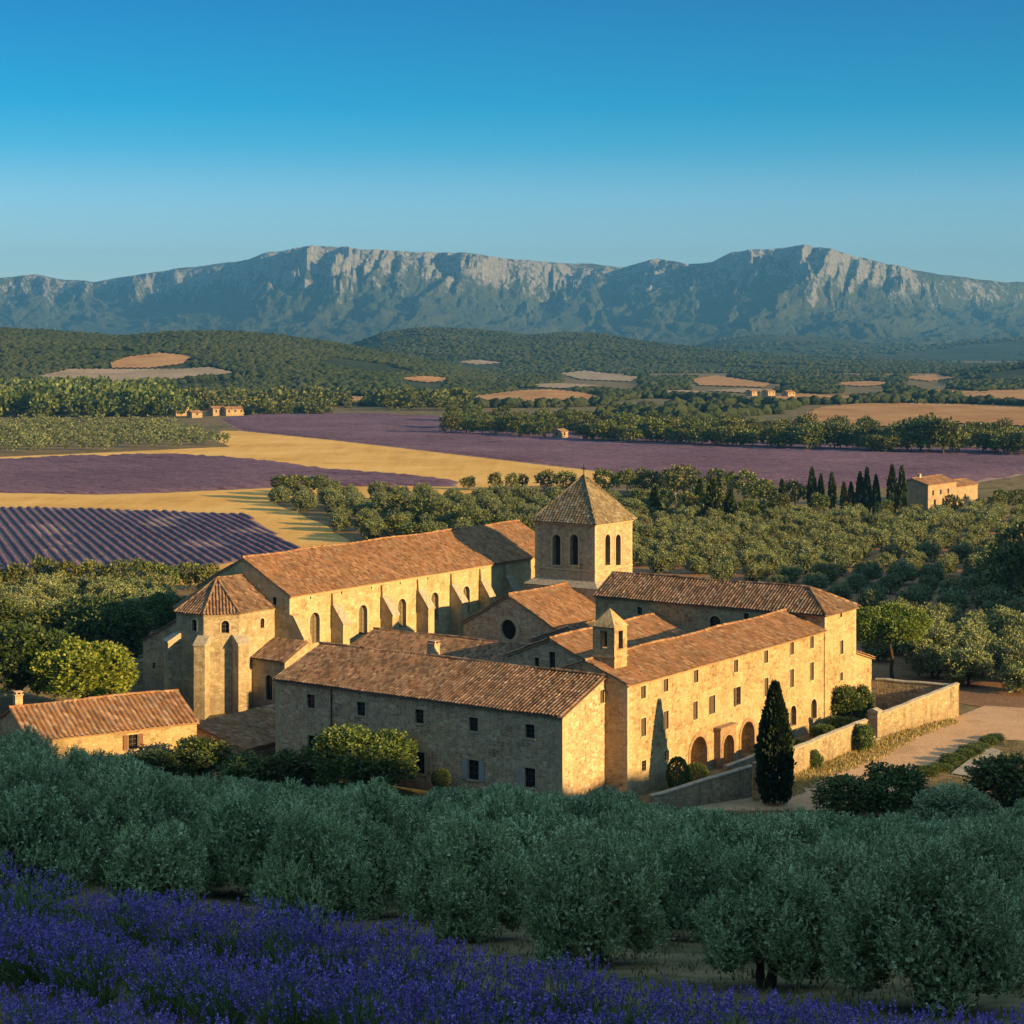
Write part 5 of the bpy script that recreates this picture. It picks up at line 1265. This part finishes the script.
for row, y0 in enumerate(np.arange(64, 171, 9.4)):
    for x0 in np.arange(-62.4, 60, 5.2):
        x = x0 + (row % 2) * 2.6 + RNG.uniform(-.9, .9); y = y0 + RNG.uniform(-.9, .9) - x * .10
        px = 512 + FOC * x / y
        if px < -70 or px > 1090: continue
        if any((x - a) ** 2 + (y - b_) ** 2 < 5.2 ** 2 for a, b_, _ in taken): continue
        z = float(g(x, y)); ybase = to_px(x, y, z)[1]
        # leave the lavender's foot, the court and the lane clear
        if lav_t(x, y) < 26 + (8 if px < 520 else 0): continue
        if px > 780 and y > 158 or px > 640 and y > 168: continue
        lim = float(np.interp(px, [-100, 60, 110, 150, 290, 330, 430, 470, 620, 660, 1100], [722, 728, 752, 772, 778, 786, 788, 786, 790, 806, 822])) + RNG.uniform(-3, 6)
        h = min(RNG.uniform(4.0, 5.2) + (.8 if px < 130 else 0), (CAMZ - (lim - HOR) / FOC * y) - z)
        if h < 2.0: continue
        spots.append((row, x, y, z, h))
rows_seen = {}
for s in spots: rows_seen.setdefault(s[0], []).append(s)
for ri, (row, ss) in enumerate(sorted(rows_seen.items())):
    ss.sort(key=lambda s: s[1] / s[2]); n = len(ss)
    for i, (_, x, y, z, h) in enumerate(ss):
        side = f'{ORD[i]} from the left' if i < n / 2 else f'{ORD[n - 1 - i]} from the right'
        lab = f'grey green olive, {side} in the {ORD[ri + 1]} row uphill from the lavender'.replace('uphill from', 'behind')
        (NEAR_OLIVE if y < 78 else MID_OLIVE).place(x, y, z - .05, RNG.uniform(4.1, 5.0) * (h / 4.4) ** .5, h, lab, G1)

# ---------------------------------------------------------------- trees and shrubs round the abbey
def at_base(px, py, wpx, hpx, z=None):
    if z is None: x, y, z = hit(px, py, 150)
    else: x, y = flat(px, py, z)
    return x, y, z - .05, wpx * y / FOC, hpx * y / FOC
x, y, z, w, h = at_base(361, 797, 100, 72, 0.0); LEAFY.place(x, y, z, w, h, 'round dark green tree against the shaded front wing', None)
for px, py, wp, hp, lab in ((158, 786, 56, 36, 'dark shrub before the right end of the cottage wall'), (203, 782, 58, 44, 'tallest dark shrub at the cottage corner'), (243, 788, 50, 34, 'dark shrub in front of the tiled shed'), (283, 788, 50, 36, 'dark shrub at the left corner of the front wing'), (312, 784, 30, 36, 'slim green shrub between the corner shrub and the round tree'), (128, 792, 46, 30, 'low dark shrub under the cottage shutters')):
    x, y, z, w, h = at_base(px, py, wp, hp, .0); SHRUB.place(x, y, z, w, h, lab, 'dark shrubs between olives and abbey')
x, y, z, w, h = at_base(80, 712, 100, 74, 0.0); BRIGHT.place(x, y, z, w, h, 'bright yellow green round tree behind the cottage roof', None)
for px, py, wp, hp, lab in ((20, 706, 110, 88, 'dark broad tree at the left edge behind the bright tree'), (72, 668, 105, 72, 'dark tree rising directly behind the bright tree'), (108, 676, 84, 78, 'tallest dark tree between bright tree and apse'), (146, 636, 50, 40, 'dark tree rising behind the left side chapel of the apse'), (-12, 668, 100, 74, 'dark tree cut by the left edge, deeper in the grove'), (170, 640, 46, 48, 'small dark green tree below the church gable corner')):
    x, y, z, w, h = at_base(px, py, wp, hp, 0.0); BROAD.place(x, y, z, w, h, lab, 'dark trees behind the cottage')
x, y, z, w, h = at_base(104, 707, 30, 20, 0.0); SHRUB.place(x, y, z, w, h, 'small green shrub right of the bright tree above the cottage roof', None)
x, y, z, w, h = at_base(893, 681, 74, 74, 0.0); PINE.place(x, y, z, w, h, 'umbrella pine with bare dark trunk behind the enclosure wall', None, rz=.5)
x, y = AB.W(7.7, -13.0); x, y = flat(775, 805); CYPRESS.place(x, y, -.1, 31 * y / FOC, 122 * y / FOC, 'tall dark cypress standing alone before the golden wing', None, tilt=0)
for (u_, v_), w, h, lab in (((5.7, -2.2), 2.15, 3.3, 'tall clipped bush at the foot of the golden wing'), ((9.3, -2.3), 2.3, 2.1, 'low round clipped bush beside the first arch')):
    x, y = AB.W(u_, v_); TOPIARY.place(x, y, 0, w, h, lab, None, tilt=0)
x, y, z, w, h = at_base(441, 788, 19, 20, .9); TOPIARY.place(x, y, z, w, h, 'small round clipped bush against the shaded front wall', None, tilt=0)
for (u_, v_), w, h, lab in (((46.3, -1.2), 4.0, 4.3, 'leafy climber spreading over the lower end block wall'), ((50.2, -1.3), 2.6, 3.8, 'denser green shrub right of the wall climber'), ((33.0, -9.2), 2.3, 3.0, 'climber hanging over the sunlit garden wall by the gate'), ((22.5, -8.6), 1.5, 2.0, 'small creeper on the sunlit garden wall right of the tall cypress'), ((41.5, -3.0), 4.0, 1.7, 'low garden shrub at the second arched door'), ((37.0, -2.6), 3.0, 1.6, 'low garden shrub at the first arched door'), ((29.5, -3.0), 2.6, 1.2, 'low green shrub in the narrow garden behind the wall')):
    x, y = AB.W(u_, v_); SHRUB.place(x, y, -.1, w, h, lab, None)
for px, py, wp, hp, lab in ((848, 819, 62, 44, 'dark leafy bush below the dirt court, left of its pair'), (893, 817, 66, 52, 'dark leafy bush with raised tip beside the grey olive'), (1008, 806, 78, 52, 'dark bushy tree at the right edge of the dirt court')):
    x, y, z, w, h = at_base(px, py, wp, hp); SHRUB.place(x, y, z, w, h, lab, None)
x, y, z, w, h = at_base(955, 830, 80, 48); MID_OLIVE.place(x, y, z, w, h, 'low silvery olive between the dark bushes by the court', None)
x, y, z, w, h = at_base(1030, 838, 50, 40); MID_OLIVE.place(x, y, z, w, h, 'small olive at the right edge under the dark bushy tree', None)
for i in range(9):
    f = i / 8; px, py = 930 + 66 * f, 775 - 35 * f; x, y = flat(px, py); SHRUB.place(x + RNG.uniform(-.3, .3), y, -.05, RNG.uniform(1.8, 2.6), RNG.uniform(.7, 1.1), f'low bedding shrub, {ORD[i]} along the strip counted from its near end', 'low shrubs of the bed beside the paved strip', tilt=0)

# ---------------------------------------------------------------- orchards, groves and hedgerow trees
def in_poly_spots(pxpoly, sx, sy, ang, jit, w, h, seed=0, holes=()):
    P_ = np.array([flat(*p) for p in pxpoly]); c, s = math.cos(ang), math.sin(ang); r = rr(seed + 300)
    a = P_ @ np.array([c, s]); b_ = P_ @ np.array([-s, c]); out = []
    A_, B_ = np.meshgrid(np.arange(a.min(), a.max(), sx), np.arange(b_.min(), b_.max(), sy)); A_ = A_ + (np.arange(A_.shape[0]) % 2)[:, None] * sx * .5
    A_ = A_ + r.uniform(-jit, jit, A_.shape); B_ = B_ + r.uniform(-jit, jit, A_.shape)
    X = (A_ * c - B_ * s).ravel(); Y = (A_ * s + B_ * c).ravel(); ok = inside(X, Y, P_)
    for hpoly in holes: ok &= ~inside(X, Y, np.array([flat(*p) for p in hpoly]))
    for x, y in zip(X[ok], Y[ok]):
        k = r.uniform(.78, 1.18); out.append((x, y, 0.0, w * k * r.uniform(.9, 1.1), h * k))
    out.sort(key=lambda q_: q_[1]); return out
ORCH = [(625, 512), (700, 512), (820, 518), (900, 520), (980, 516), (1060, 520), (1060, 600), (1060, 638), (960, 630), (872, 626), (830, 600), (640, 575), (600, 545)]
orch = in_poly_spots(ORCH, 6.5, 12.5, R(-4), 1.0, 5.1, 4.0, 1)
NI = 235
lo_ = orch[:NI]
for j, (x, y, z, w, h) in enumerate(lo_):
    FAR_OLIVE.place(x, y, z, w, h, 'round grey green olive of the big orchard right of the abbey', 'olive trees of the orchard right of the abbey')
if orch[NI:]: mass('olive_orchard', 'far rows of the olive orchard towards the cypresses and the farmhouse', [v for v in FAR_OLIVE_V], M['orchard_olive'], orch[NI:], 'olive orchard')
GROVE = [(268, 500), (330, 496), (400, 501), (460, 502), (560, 503), (650, 506), (640, 520), (620, 560), (540, 545), (420, 545), (355, 545), (318, 522)]
gv = in_poly_spots(GROVE, 6.8, 12.5, R(-8), 1.0, 5.6, 4.6, 2); near_o = in_poly_spots([(872, 628), (960, 632), (1060, 640), (1060, 704), (1000, 700), (955, 690), (905, 676), (876, 668)], 6.2, 6.6, R(12), .8, 5.9, 4.9, 8)
for j, (x, y, z, w, h) in enumerate(near_o):
    FAR_OLIVE.place(x, y, z, w, h, 'large pale olive in the nearest rows of the orchard behind the enclosure wall', 'olive trees of the orchard right of the abbey')
mass('olive_orchard', 'olive grove behind the nave roof, reaching to the golden straw field', FAR_OLIVE_V, M['orchard_olive'], gv, 'olive orchard')
LEFTG = [(-70, 423), (60, 423), (170, 427), (205, 436), (230, 447), (120, 450), (0, 456), (-70, 456)]
lg = in_poly_spots(LEFTG, 8.4, 24.0, R(-10), .8, 6.6, 5.4, 3); mass('olive_orchard', 'olive grove in neat rows on the left below the dark wood', TINY_OLIVE_V, M['orchard_olive'], lg, 'olive orchard')
field('grove_ground', LEFTG, .10, M['grove_soil'], 'dry ground under the left olive grove')
field('grove_ground', GROVE, .06, M['grove_soil'], 'dry ground under the grove behind the nave')
# scattered olives between cottage trees and the lavender rows
so = in_poly_spots([(-60, 596), (60, 592), (165, 596), (178, 618), (120, 630), (-60, 632)], 6.5, 6.5, R(20), 1.2, 6.0, 4.2, 4)
for j, (x, y, z, w, h) in enumerate(so): FAR_OLIVE.place(x, y, z, w, h, 'pale sunlit olive between the lower lavender plot and the dark cottage trees', 'olive trees left of the church')
for i, px in enumerate((-8, 18, 44, 68, 94, 118, 143, 166, 190, 208)):
    x, y = flat(px, 598 - RNG.uniform(0, 8)); FAR_BROAD.place(x, y, 0, RNG.uniform(4.8, 6.2), RNG.uniform(4.6, 6.4), f'rounded tree, {ORD[i]} from the left in the row below the lavender rows', 'row of round trees below the lavender rows')

def row_of(lst, kind, group, lab):
    for i, (px, py, wp, hp) in enumerate(lst):
        x, y = flat(px, py); kind.place(x, y, 0, wp * y / FOC, hp * y / FOC, lab(i), group)
row_of([(468, 490, 16, 14), (495, 491, 15, 20), (511, 491, 13, 19), (523, 490, 11, 17), (544, 491, 20, 21)], FAR_BROAD, 'small trees along the straw field edge', lambda i: f'small dark tree at the straw field edge left of the tower, {ORD[i]} from the left')
row_of([(566, 492, 26, 22), (606, 494, 26, 26), (627, 492, 22, 24), (648, 496, 28, 28), (668, 494, 26, 24), (684, 498, 36, 34), (722, 498, 34, 30), (744, 502, 30, 32), (700, 506, 26, 24), (640, 508, 24, 20), (760, 508, 30, 30), (795, 508, 24, 28), (778, 518, 22, 26), (745, 524, 26, 26), (722, 520, 28, 28), (690, 518, 26, 26), (820, 514, 22, 22), (664, 514, 24, 26)], FAR_BROAD, 'dark trees right of the bell tower', lambda i: f'dark leafy tree in the belt between bell tower and cypresses, {ORD[i]} placed' if False else 'dark leafy tree in the belt between the bell tower and the cypress row')
row_of([(655, 520, 14, 34), (712, 524, 16, 44), (700, 516, 13, 36), (730, 522, 14, 32)], FAR_CONIFER, 'conifers right of the bell tower', lambda i: ('slim conifer nearest the bell tower', 'tallest pointed conifer in the dark belt', 'pointed conifer just left of the tallest one', 'pointed conifer just right of the tallest one')[i])
cyp = [(782, 506, 6, 26), (812, 509, 8, 40), (821, 509, 6, 34), (832, 510, 7, 36), (844, 511, 6, 28), (851, 513, 6, 30), (860, 513, 7, 40), (867, 513, 7.5, 44), (876, 514, 6.5, 38), (892, 515, 8, 48), (902, 515, 8, 47)]
row_of(cyp, FAR_CYPRESS, 'row of cypresses beside the farmhouse', lambda i: f'dark pointed cypress, {ORD[len(cyp) - 1 - i]} from the farmhouse in the cypress row')
row_of([(953, 516, 20, 22), (978, 514, 18, 16), (996, 513, 22, 20), (1016, 512, 24, 24), (940, 518, 18, 14), (1002, 505, 20, 16), (916, 517, 16, 14), (884, 517, 18, 18), (850, 518, 18, 16)], FAR_BROAD, 'trees and bushes round the farmhouse', lambda i: ('round tree in front of the farm annex', 'low bush at the right end of the farm annex', 'bush right of the farm annex', 'bigger bush at the right edge beyond the farm annex', 'small bush under the farmhouse front', 'bush on the slope behind the right edge trees', 'bush at the shaded farmhouse corner', 'rounded bush at the feet of the cypresses', 'low round bush left among the cypresses')[i])
row_of([(1012, 602, 50, 60), (1036, 612, 62, 74), (1014, 566, 38, 42), (994, 588, 32, 36), (1040, 570, 56, 54)], FAR_BROAD, 'dark trees at the right edge of the orchard', lambda i: ('big dark tree at the right edge inside the orchard', 'dark tree cut by the right edge below the others', 'dark tree higher up on the right edge', 'dark tree on the left of the right edge clump', 'dark crown cut by the right edge, farthest up')[i])
dk = [(286, 500, 30, 26), (300, 496, 30, 22), (318, 494, 26, 20), (385, 512, 24, 20), (402, 524, 36, 30), (424, 528, 34, 32), (444, 530, 34, 28), (466, 534, 30, 26), (392, 540, 34, 26), (374, 540, 30, 22), (500, 540, 30, 26), (524, 542, 26, 24), (420, 545, 40, 24)]
row_of(dk, FAR_BROAD, 'dark trees inside the grove behind the nave', lambda i: 'dark green tree standing among the paler olives behind the nave roof')
# hedgerow beyond the long lavender field
hr = rr(500); hn = 0
for row in range(3):
    for px in np.arange(456, 1050, 12.5 + row * 2):
        px = px + hr.uniform(-4, 4); yb = float(np.interp(px, [452, 616, 740, 900, 1040], [435, 444, 449, 455, 457])) - row * 5.5 - hr.uniform(0, 2)
        x, y = flat(px, yb); big = 1.35 if 910 < px < 950 and row == 0 else 1.0
        w = hr.uniform(9, 14) * big; h = hr.uniform(7.5, 12) * big
        if abs(px - 562) < 9 or abs(px - 903) < 8 or abs(px - 973) < 9:
            if row == 0: continue
        FAR_BROAD.place(x, y, 0, w, h, ('leafy tree in the front line of the long hedgerow behind the far lavender field', 'leafy tree in the second line of the long hedgerow behind the far lavender', 'leafy tree in the back line of the long hedgerow below the orange field')[row], 'trees of the long hedgerow'); hn += 1
# woods
def px_spots(n, px0, px1, Y0, Y1, w, h, seed, y0=None, thr=None, avoid=(), dens=None):
    r = rr(seed); px = r.uniform(px0, px1, n); Y = r.uniform(Y0, Y1, n) if not callable(Y0) else None
    X = (px - 512) / FOC * Y; Z = T(X, Y); out = []
    PY = HOR + FOC * (CAMZ - Z) / Y; ok = np.ones(n, bool)
    if thr is not None: ok &= fbm(X / dens, Y / dens, 4, seed) > thr
    for a in avoid:
        for up in (0, 3, 6, 9): ok &= ~inside(px, PY - up * 2000 / Y, a)
    for x, y, z in zip(X[ok], Y[ok], Z[ok]):
        k = r.uniform(.55, 1.5); out.append((x, y, z - .3, w * k, h * k * r.uniform(.85, 1.15)))
    return out
mass('woodland', 'dark wood above the left olive grove', TINY_BROAD_V + FAR_BROAD_V[:0], M['wood'], px_spots(600, -70, 172, 1180, 1650, 12, 11, 520) + px_spots(110, -70, 190, 1150, 1200, 11, 11, 521), 'wood')
mass('woodland', 'belt of trees between the left hamlet and the hedgerow', TINY_BROAD_V, M['wood'], px_spots(300, 180, 470, 1260, 1380, 11, 9, 522, thr=.45, dens=60) + px_spots(70, 240, 330, 1180, 1240, 8, 6, 523, thr=.5, dens=40), 'wood')
FIELDS_PX = [[(108, 364), (128, 357), (160, 353), (192, 356), (186, 366), (150, 370), (110, 370)], [(36, 377), (70, 369), (110, 369), (180, 369), (212, 367), (238, 374), (190, 379), (135, 387), (100, 390), (58, 389)], [(448, 400), (480, 395), (520, 390), (550, 389), (580, 392), (614, 399), (590, 405), (540, 407), (488, 406)], [(298, 398), (330, 395), (380, 397), (422, 403), (418, 407), (320, 403)], [(788, 421), (820, 407), (870, 402), (960, 404), (1062, 409), (1062, 429), (960, 425), (860, 429)], [(768, 397), (800, 393), (854, 396), (850, 404), (798, 405)], [(953, 396), (990, 390), (1062, 389), (1062, 404), (1000, 405)], [(688, 380), (715, 375), (772, 384), (765, 389), (700, 387)], [(558, 374), (585, 370), (642, 378), (630, 383), (578, 381)], [(898, 378), (930, 374), (957, 378), (930, 383)]]
FIELDS_PX += EXTRA_PX
def tri_lumps():
    t = (1 + 5 ** .5) / 2; v = nrm(np.array([(-1, t, 0), (1, t, 0), (-1, -t, 0), (1, -t, 0), (0, -1, t), (0, 1, t), (0, -1, -t), (0, 1, -t), (t, 0, -1), (t, 0, 1), (-t, 0, -1), (-t, 0, 1)], float)) * .5
    f = np.array([(0, 11, 5), (0, 5, 1), (0, 1, 7), (0, 7, 10), (0, 10, 11), (1, 5, 9), (5, 11, 4), (11, 10, 2), (10, 7, 6), (7, 1, 8), (3, 9, 4), (3, 4, 2), (3, 2, 6), (3, 6, 8), (3, 8, 9), (4, 9, 5), (2, 4, 11), (6, 2, 10), (8, 6, 7), (9, 8, 1)])
    return v, f
LV, LF = tri_lumps()
def forest(name, label, spots, m):
    r = rr(len(spots)); n = len(spots); S_ = np.array(spots); V = LV[None] * (1 + r.normal(size=(n, 12, 3)) * .22)
    V = V * np.stack([S_[:, 3], S_[:, 3], S_[:, 4]], 1)[:, None, :]; V[:, :, 0] += S_[:, 0, None]; V[:, :, 1] += S_[:, 1, None]; V[:, :, 2] += S_[:, 2, None] + S_[:, 4, None] * .42
    F = (LF[None] + (np.arange(n) * 12)[:, None, None]).reshape(-1, 3)
    o = link_mesh(name, raw_mesh(name, V.reshape(-1, 3), F, m)); return tag(o, label, 'forest', kind='stuff')
forest('forest', 'pine and oak forest covering the left hill around the tan fields', px_spots(34000, -80, 620, 1650, 2560, 6.0, 3.6, 531, thr=.34, dens=150, avoid=FIELDS_PX), M['forest'])
forest('forest', 'forest on the rounded middle hill', px_spots(24000, 300, 1060, 2950, 4250, 7.5, 4.2, 532, thr=.34, dens=220, avoid=FIELDS_PX), M['forest'])
forest('forest', 'woods and copses on the valley floor and the right rise', px_spots(24000, 480, 1060, 1350, 2750, 6.5, 4.4, 533, thr=.46, dens=110, avoid=FIELDS_PX), M['forest'])
forest('forest', 'tree lines in the valley left of the hedgerow', px_spots(2500, 200, 560, 1330, 1800, 7, 6, 534, thr=.50, dens=70, avoid=FIELDS_PX), M['forest'])
def line_spots(pts, n, w, h, seed):
    r = rr(seed); out = []; P_ = np.array(pts, float); d = np.r_[0, np.cumsum(np.hypot(*np.diff(P_, axis=0).T))]
    for t in r.uniform(0, d[-1], n):
        q_ = hit(float(np.interp(t, d, P_[:, 0])), float(np.interp(t, d, P_[:, 1])) + r.normal() * .25, 1000)
        if q_: k = r.uniform(.5, 1.6); out.append((q_[0], q_[1], q_[2] - .3, w * k, h * k))
    return out
HEDGES = [([(440, 407), (520, 408), (610, 406)], 90), ([(600, 402), (660, 398), (720, 402), (790, 409)], 100), ([(700, 421), (760, 416), (800, 407)], 60), ([(610, 413), (660, 416), (720, 412), (780, 415)], 90), ([(790, 405), (850, 404), (950, 403), (1060, 407)], 110), ([(640, 408), (700, 407), (750, 405)], 50), ([(860, 402), (940, 399), (960, 397)], 50), ([(560, 420), (620, 420), (700, 424)], 60), ([(180, 396), (260, 402), (300, 404), (420, 408)], 110), ([(20, 386), (60, 390), (140, 387), (240, 379)], 90), ([(240, 376), (300, 384), (380, 392), (450, 398)], 90)]
hs = [q_ for i, (p_, n_h) in enumerate(HEDGES) for q_ in line_spots(p_, n_h, 6.5, 5.5, 540 + i)]
forest('forest', 'dark hedges and tree lines dividing the far fields', hs, M['forest'])
forest('forest', 'scrub at the foot of the mountains', px_spots(9000, -80, 1100, 4600, 7000, 14, 7, 535, thr=.50, dens=300), M['forest'])

# ---------------------------------------------------------------- court, lane, verges
field('dirt_road', [(650, 830), (700, 806), (760, 797), (800, 775), (870, 748), (920, 728), (956, 717), (985, 706), (1080, 712), (1080, 744), (1000, 740), (960, 752), (915, 775), (900, 790), (820, 812), (760, 826)], .06, M['dirt'], 'pale dirt court and lane in front of the garden walls', 'lane')
field('grass_verge', [(752, 802), (792, 772), (866, 746), (905, 729), (950, 718), (958, 722), (920, 735), (880, 757), (830, 775), (790, 795)], .10, M['dry_grass'], 'dry yellow grass verge along the sunlit garden walls', 'verge')
field('paved_path', [(951, 774), (978, 779), (1003, 752), (987, 747)], .10, M['coping'], 'pale paved strip beside the bed of low shrubs', 'path')
def tufts(name, label, XY, hmin, hmax, per, m, wd=.03):
    r = rr(len(XY)); XY = np.asarray(XY); Z = g(XY[:, 0], XY[:, 1]); P_ = np.repeat(np.column_stack([XY, Z]), per, 0)
    P_[:, :2] += r.normal(size=(len(P_), 2)) * .18; d = nrm(np.column_stack([r.normal(size=(len(P_), 2)) * .4, np.ones(len(P_))])) * r.uniform(hmin, hmax, len(P_))[:, None]
    o = link_mesh(name, quads_mesh(name, leaves(P_, d, np.full(len(P_), wd), r), m)); return tag(o, label, 'grass', kind='stuff')
M['straw'] = leaf_mat('straw_blade', [(0, (.16, .14, .05)), (.5, (.34, .26, .09)), (1, (.50, .40, .17))], .2, .0, .7, 0)
M['weed'] = leaf_mat('weed_blade', [(0, (.05, .07, .025)), (.5, (.11, .12, .04)), (1, (.22, .19, .08))], .2, .0, .7, 0)
r = rr(700); VG = np.array([flat(*p) for p in [(752, 802), (792, 772), (866, 746), (905, 729), (950, 718), (960, 723), (920, 737), (880, 760), (830, 778), (790, 800)]])
q_ = np.column_stack([r.uniform(VG[:, 0].min(), VG[:, 0].max(), 9000), r.uniform(VG[:, 1].min(), VG[:, 1].max(), 9000)]); q_ = q_[inside(q_[:, 0], q_[:, 1], VG)]
tufts('dry_grass', 'yellow grass tufts along the garden walls', q_, .15, .5, 7, M['straw'], .035)
q_ = np.column_stack([r.uniform(-30, 40, 9000), r.uniform(36, 178, 9000)]); q_ = q_[(np.abs(q_[:, 0]) < .275 * q_[:, 1] + 2) & (lav_t(q_[:, 0], q_[:, 1]) > 4)]
tufts('dry_grass', 'thin dry grass on the ground under the olive trees', q_, .10, .38, 8, M['weed'], .022)
q_ = np.column_stack([r.uniform(18, 62, 2600), r.uniform(160, 215, 2600)]); ok = ~inside(q_[:, 0], q_[:, 1], np.array([flat(*p) for p in [(700, 806), (760, 797), (870, 748), (956, 717), (985, 706), (1080, 712), (1080, 744), (1000, 740), (915, 775), (900, 790), (820, 812)]]))
ok &= np.array([-(q[0] - 10.9) * .823 + (q[1] - 183.5) * .568 < -9.6 for q in q_]); q_ = q_[ok]
tufts('dry_grass', 'weeds around the dirt court', q_, .1, .35, 7, M['weed'], .03)

# ---------------------------------------------------------------- the lavender in front
M['lav_flower'] = leaf_mat('lavender_flower', [(0, (.075, .045, .20)), (.45, (.165, .10, .42)), (.85, (.26, .17, .56)), (1, (.42, .31, .68))], .15, .0, .7, 0)
M['lav_stem'] = leaf_mat('lavender_stem', [(0, (.045, .085, .028)), (.6, (.10, .165, .055)), (1, (.17, .23, .10))], .15, .0, .7, 0)
def lav_bush(seed, stems=135):
    r = rr(seed); a = r.uniform(0, 6.28, stems); f = np.sqrt(r.uniform(0, 1, stems)); sp_ = f * .62
    base = np.stack([np.cos(a) * f * .16, np.sin(a) * f * .16, a * 0], 1); L = r.uniform(.60, .86, stems) * (1 - .12 * f)
    d = nrm(np.stack([np.cos(a) * sp_, np.sin(a) * sp_, np.full(stems, .78)], 1) + r.normal(size=(stems, 3)) * .06); tip = base + d * L[:, None]
    side = nrm(np.cross(d, rdir(r, stems))) * .0038
    S_ = np.stack([base - side, base + side, tip + side * .6, tip - side * .6], 1).reshape(-1, 3)
    # narrow leaves low on the plant
    nl = 250; la = r.uniform(0, 6.28, nl); lf = r.uniform(.1, 1, nl); lb = np.stack([np.cos(la) * lf * .3, np.sin(la) * lf * .3, r.uniform(.02, .34, nl)], 1)
    ld = nrm(np.stack([np.cos(la) * .6, np.sin(la) * .6, np.full(nl, .8)], 1) + r.normal(size=(nl, 3)) * .3) * r.uniform(.12, .24, nl)[:, None]
    S2 = leaves(lb, ld, np.full(nl, .009), r)
    # flower spikes: whorls of small petals up the tip
    per = 11; hl = r.uniform(.065, .115, stems); t = np.tile(np.linspace(0, 1, per), stems); p = np.repeat(tip, per, 0) + np.repeat(d * hl[:, None], per, 0) * (t[:, None] - .25)
    ax = nrm(rdir(r, len(p)) * .9 + np.repeat(d, per, 0) * .8) * (.034 - .016 * t)[:, None]
    Fq = leaves(p, ax, np.full(len(p), .0125), r)
    return np.concatenate([S_, S2]), Fq
LB = [lav_bush(800 + i) for i in range(5)] + [lav_bush(806 + i, 45) for i in range(2)]
r = rr(810); GV = []; FV = []; e_ = np.array([.74, -.673]); n_ = np.array([.673, .74]); o_ = np.array([3.0, 14.2])
for row in range(0, 20):
    for s in np.arange(-34, 22, .40):
        gap = row % 2 == 1                                     # low green growth between the flowering rows
        t = -.40 - row * 1.02 + .26 * math.sin(s * .23 + row // 2) + r.normal() * .09; p = o_ + e_ * (s + r.normal() * .08) + n_ * t
        if p[1] < 9.0: continue
        z = float(lav_z(p[0], p[1])); px_, py_ = to_px(p[0], p[1], z + .4)
        if not (-110 < px_ < 1134 and py_ < 1120): continue
        k = 5 + r.integers(2) if gap or vnoise(s / 1.9, row * 1.7, 3) > .78 else r.integers(5); a = r.uniform(0, 6.28); c, s_ = math.cos(a), math.sin(a); sc = r.uniform(.38, .56) if gap else r.uniform(.62, .84); hh = sc * r.uniform(.9, 1.08) * (1 + .12 * math.sin(s * .9 + row * 2))
        for src, dst in ((LB[k][0], GV), (LB[k][1], FV)):
            dst.append(np.stack([p[0] + (src[:, 0] * c - src[:, 1] * s_) * sc, p[1] + (src[:, 0] * s_ + src[:, 1] * c) * sc, z + src[:, 2] * hh], 1))
GV = np.concatenate(GV); FV = np.concatenate(FV); V = np.concatenate([GV, FV])
o = link_mesh('lavender_field', raw_mesh('lavender_field', V, np.arange(len(V)).reshape(-1, 4), [M['lav_stem'], M['lav_flower']], mi=np.concatenate([np.zeros(len(GV) // 4), np.ones(len(FV) // 4)])))
tag(o, 'deep violet lavender in bloom filling the near corner', 'lavender', kind='stuff')
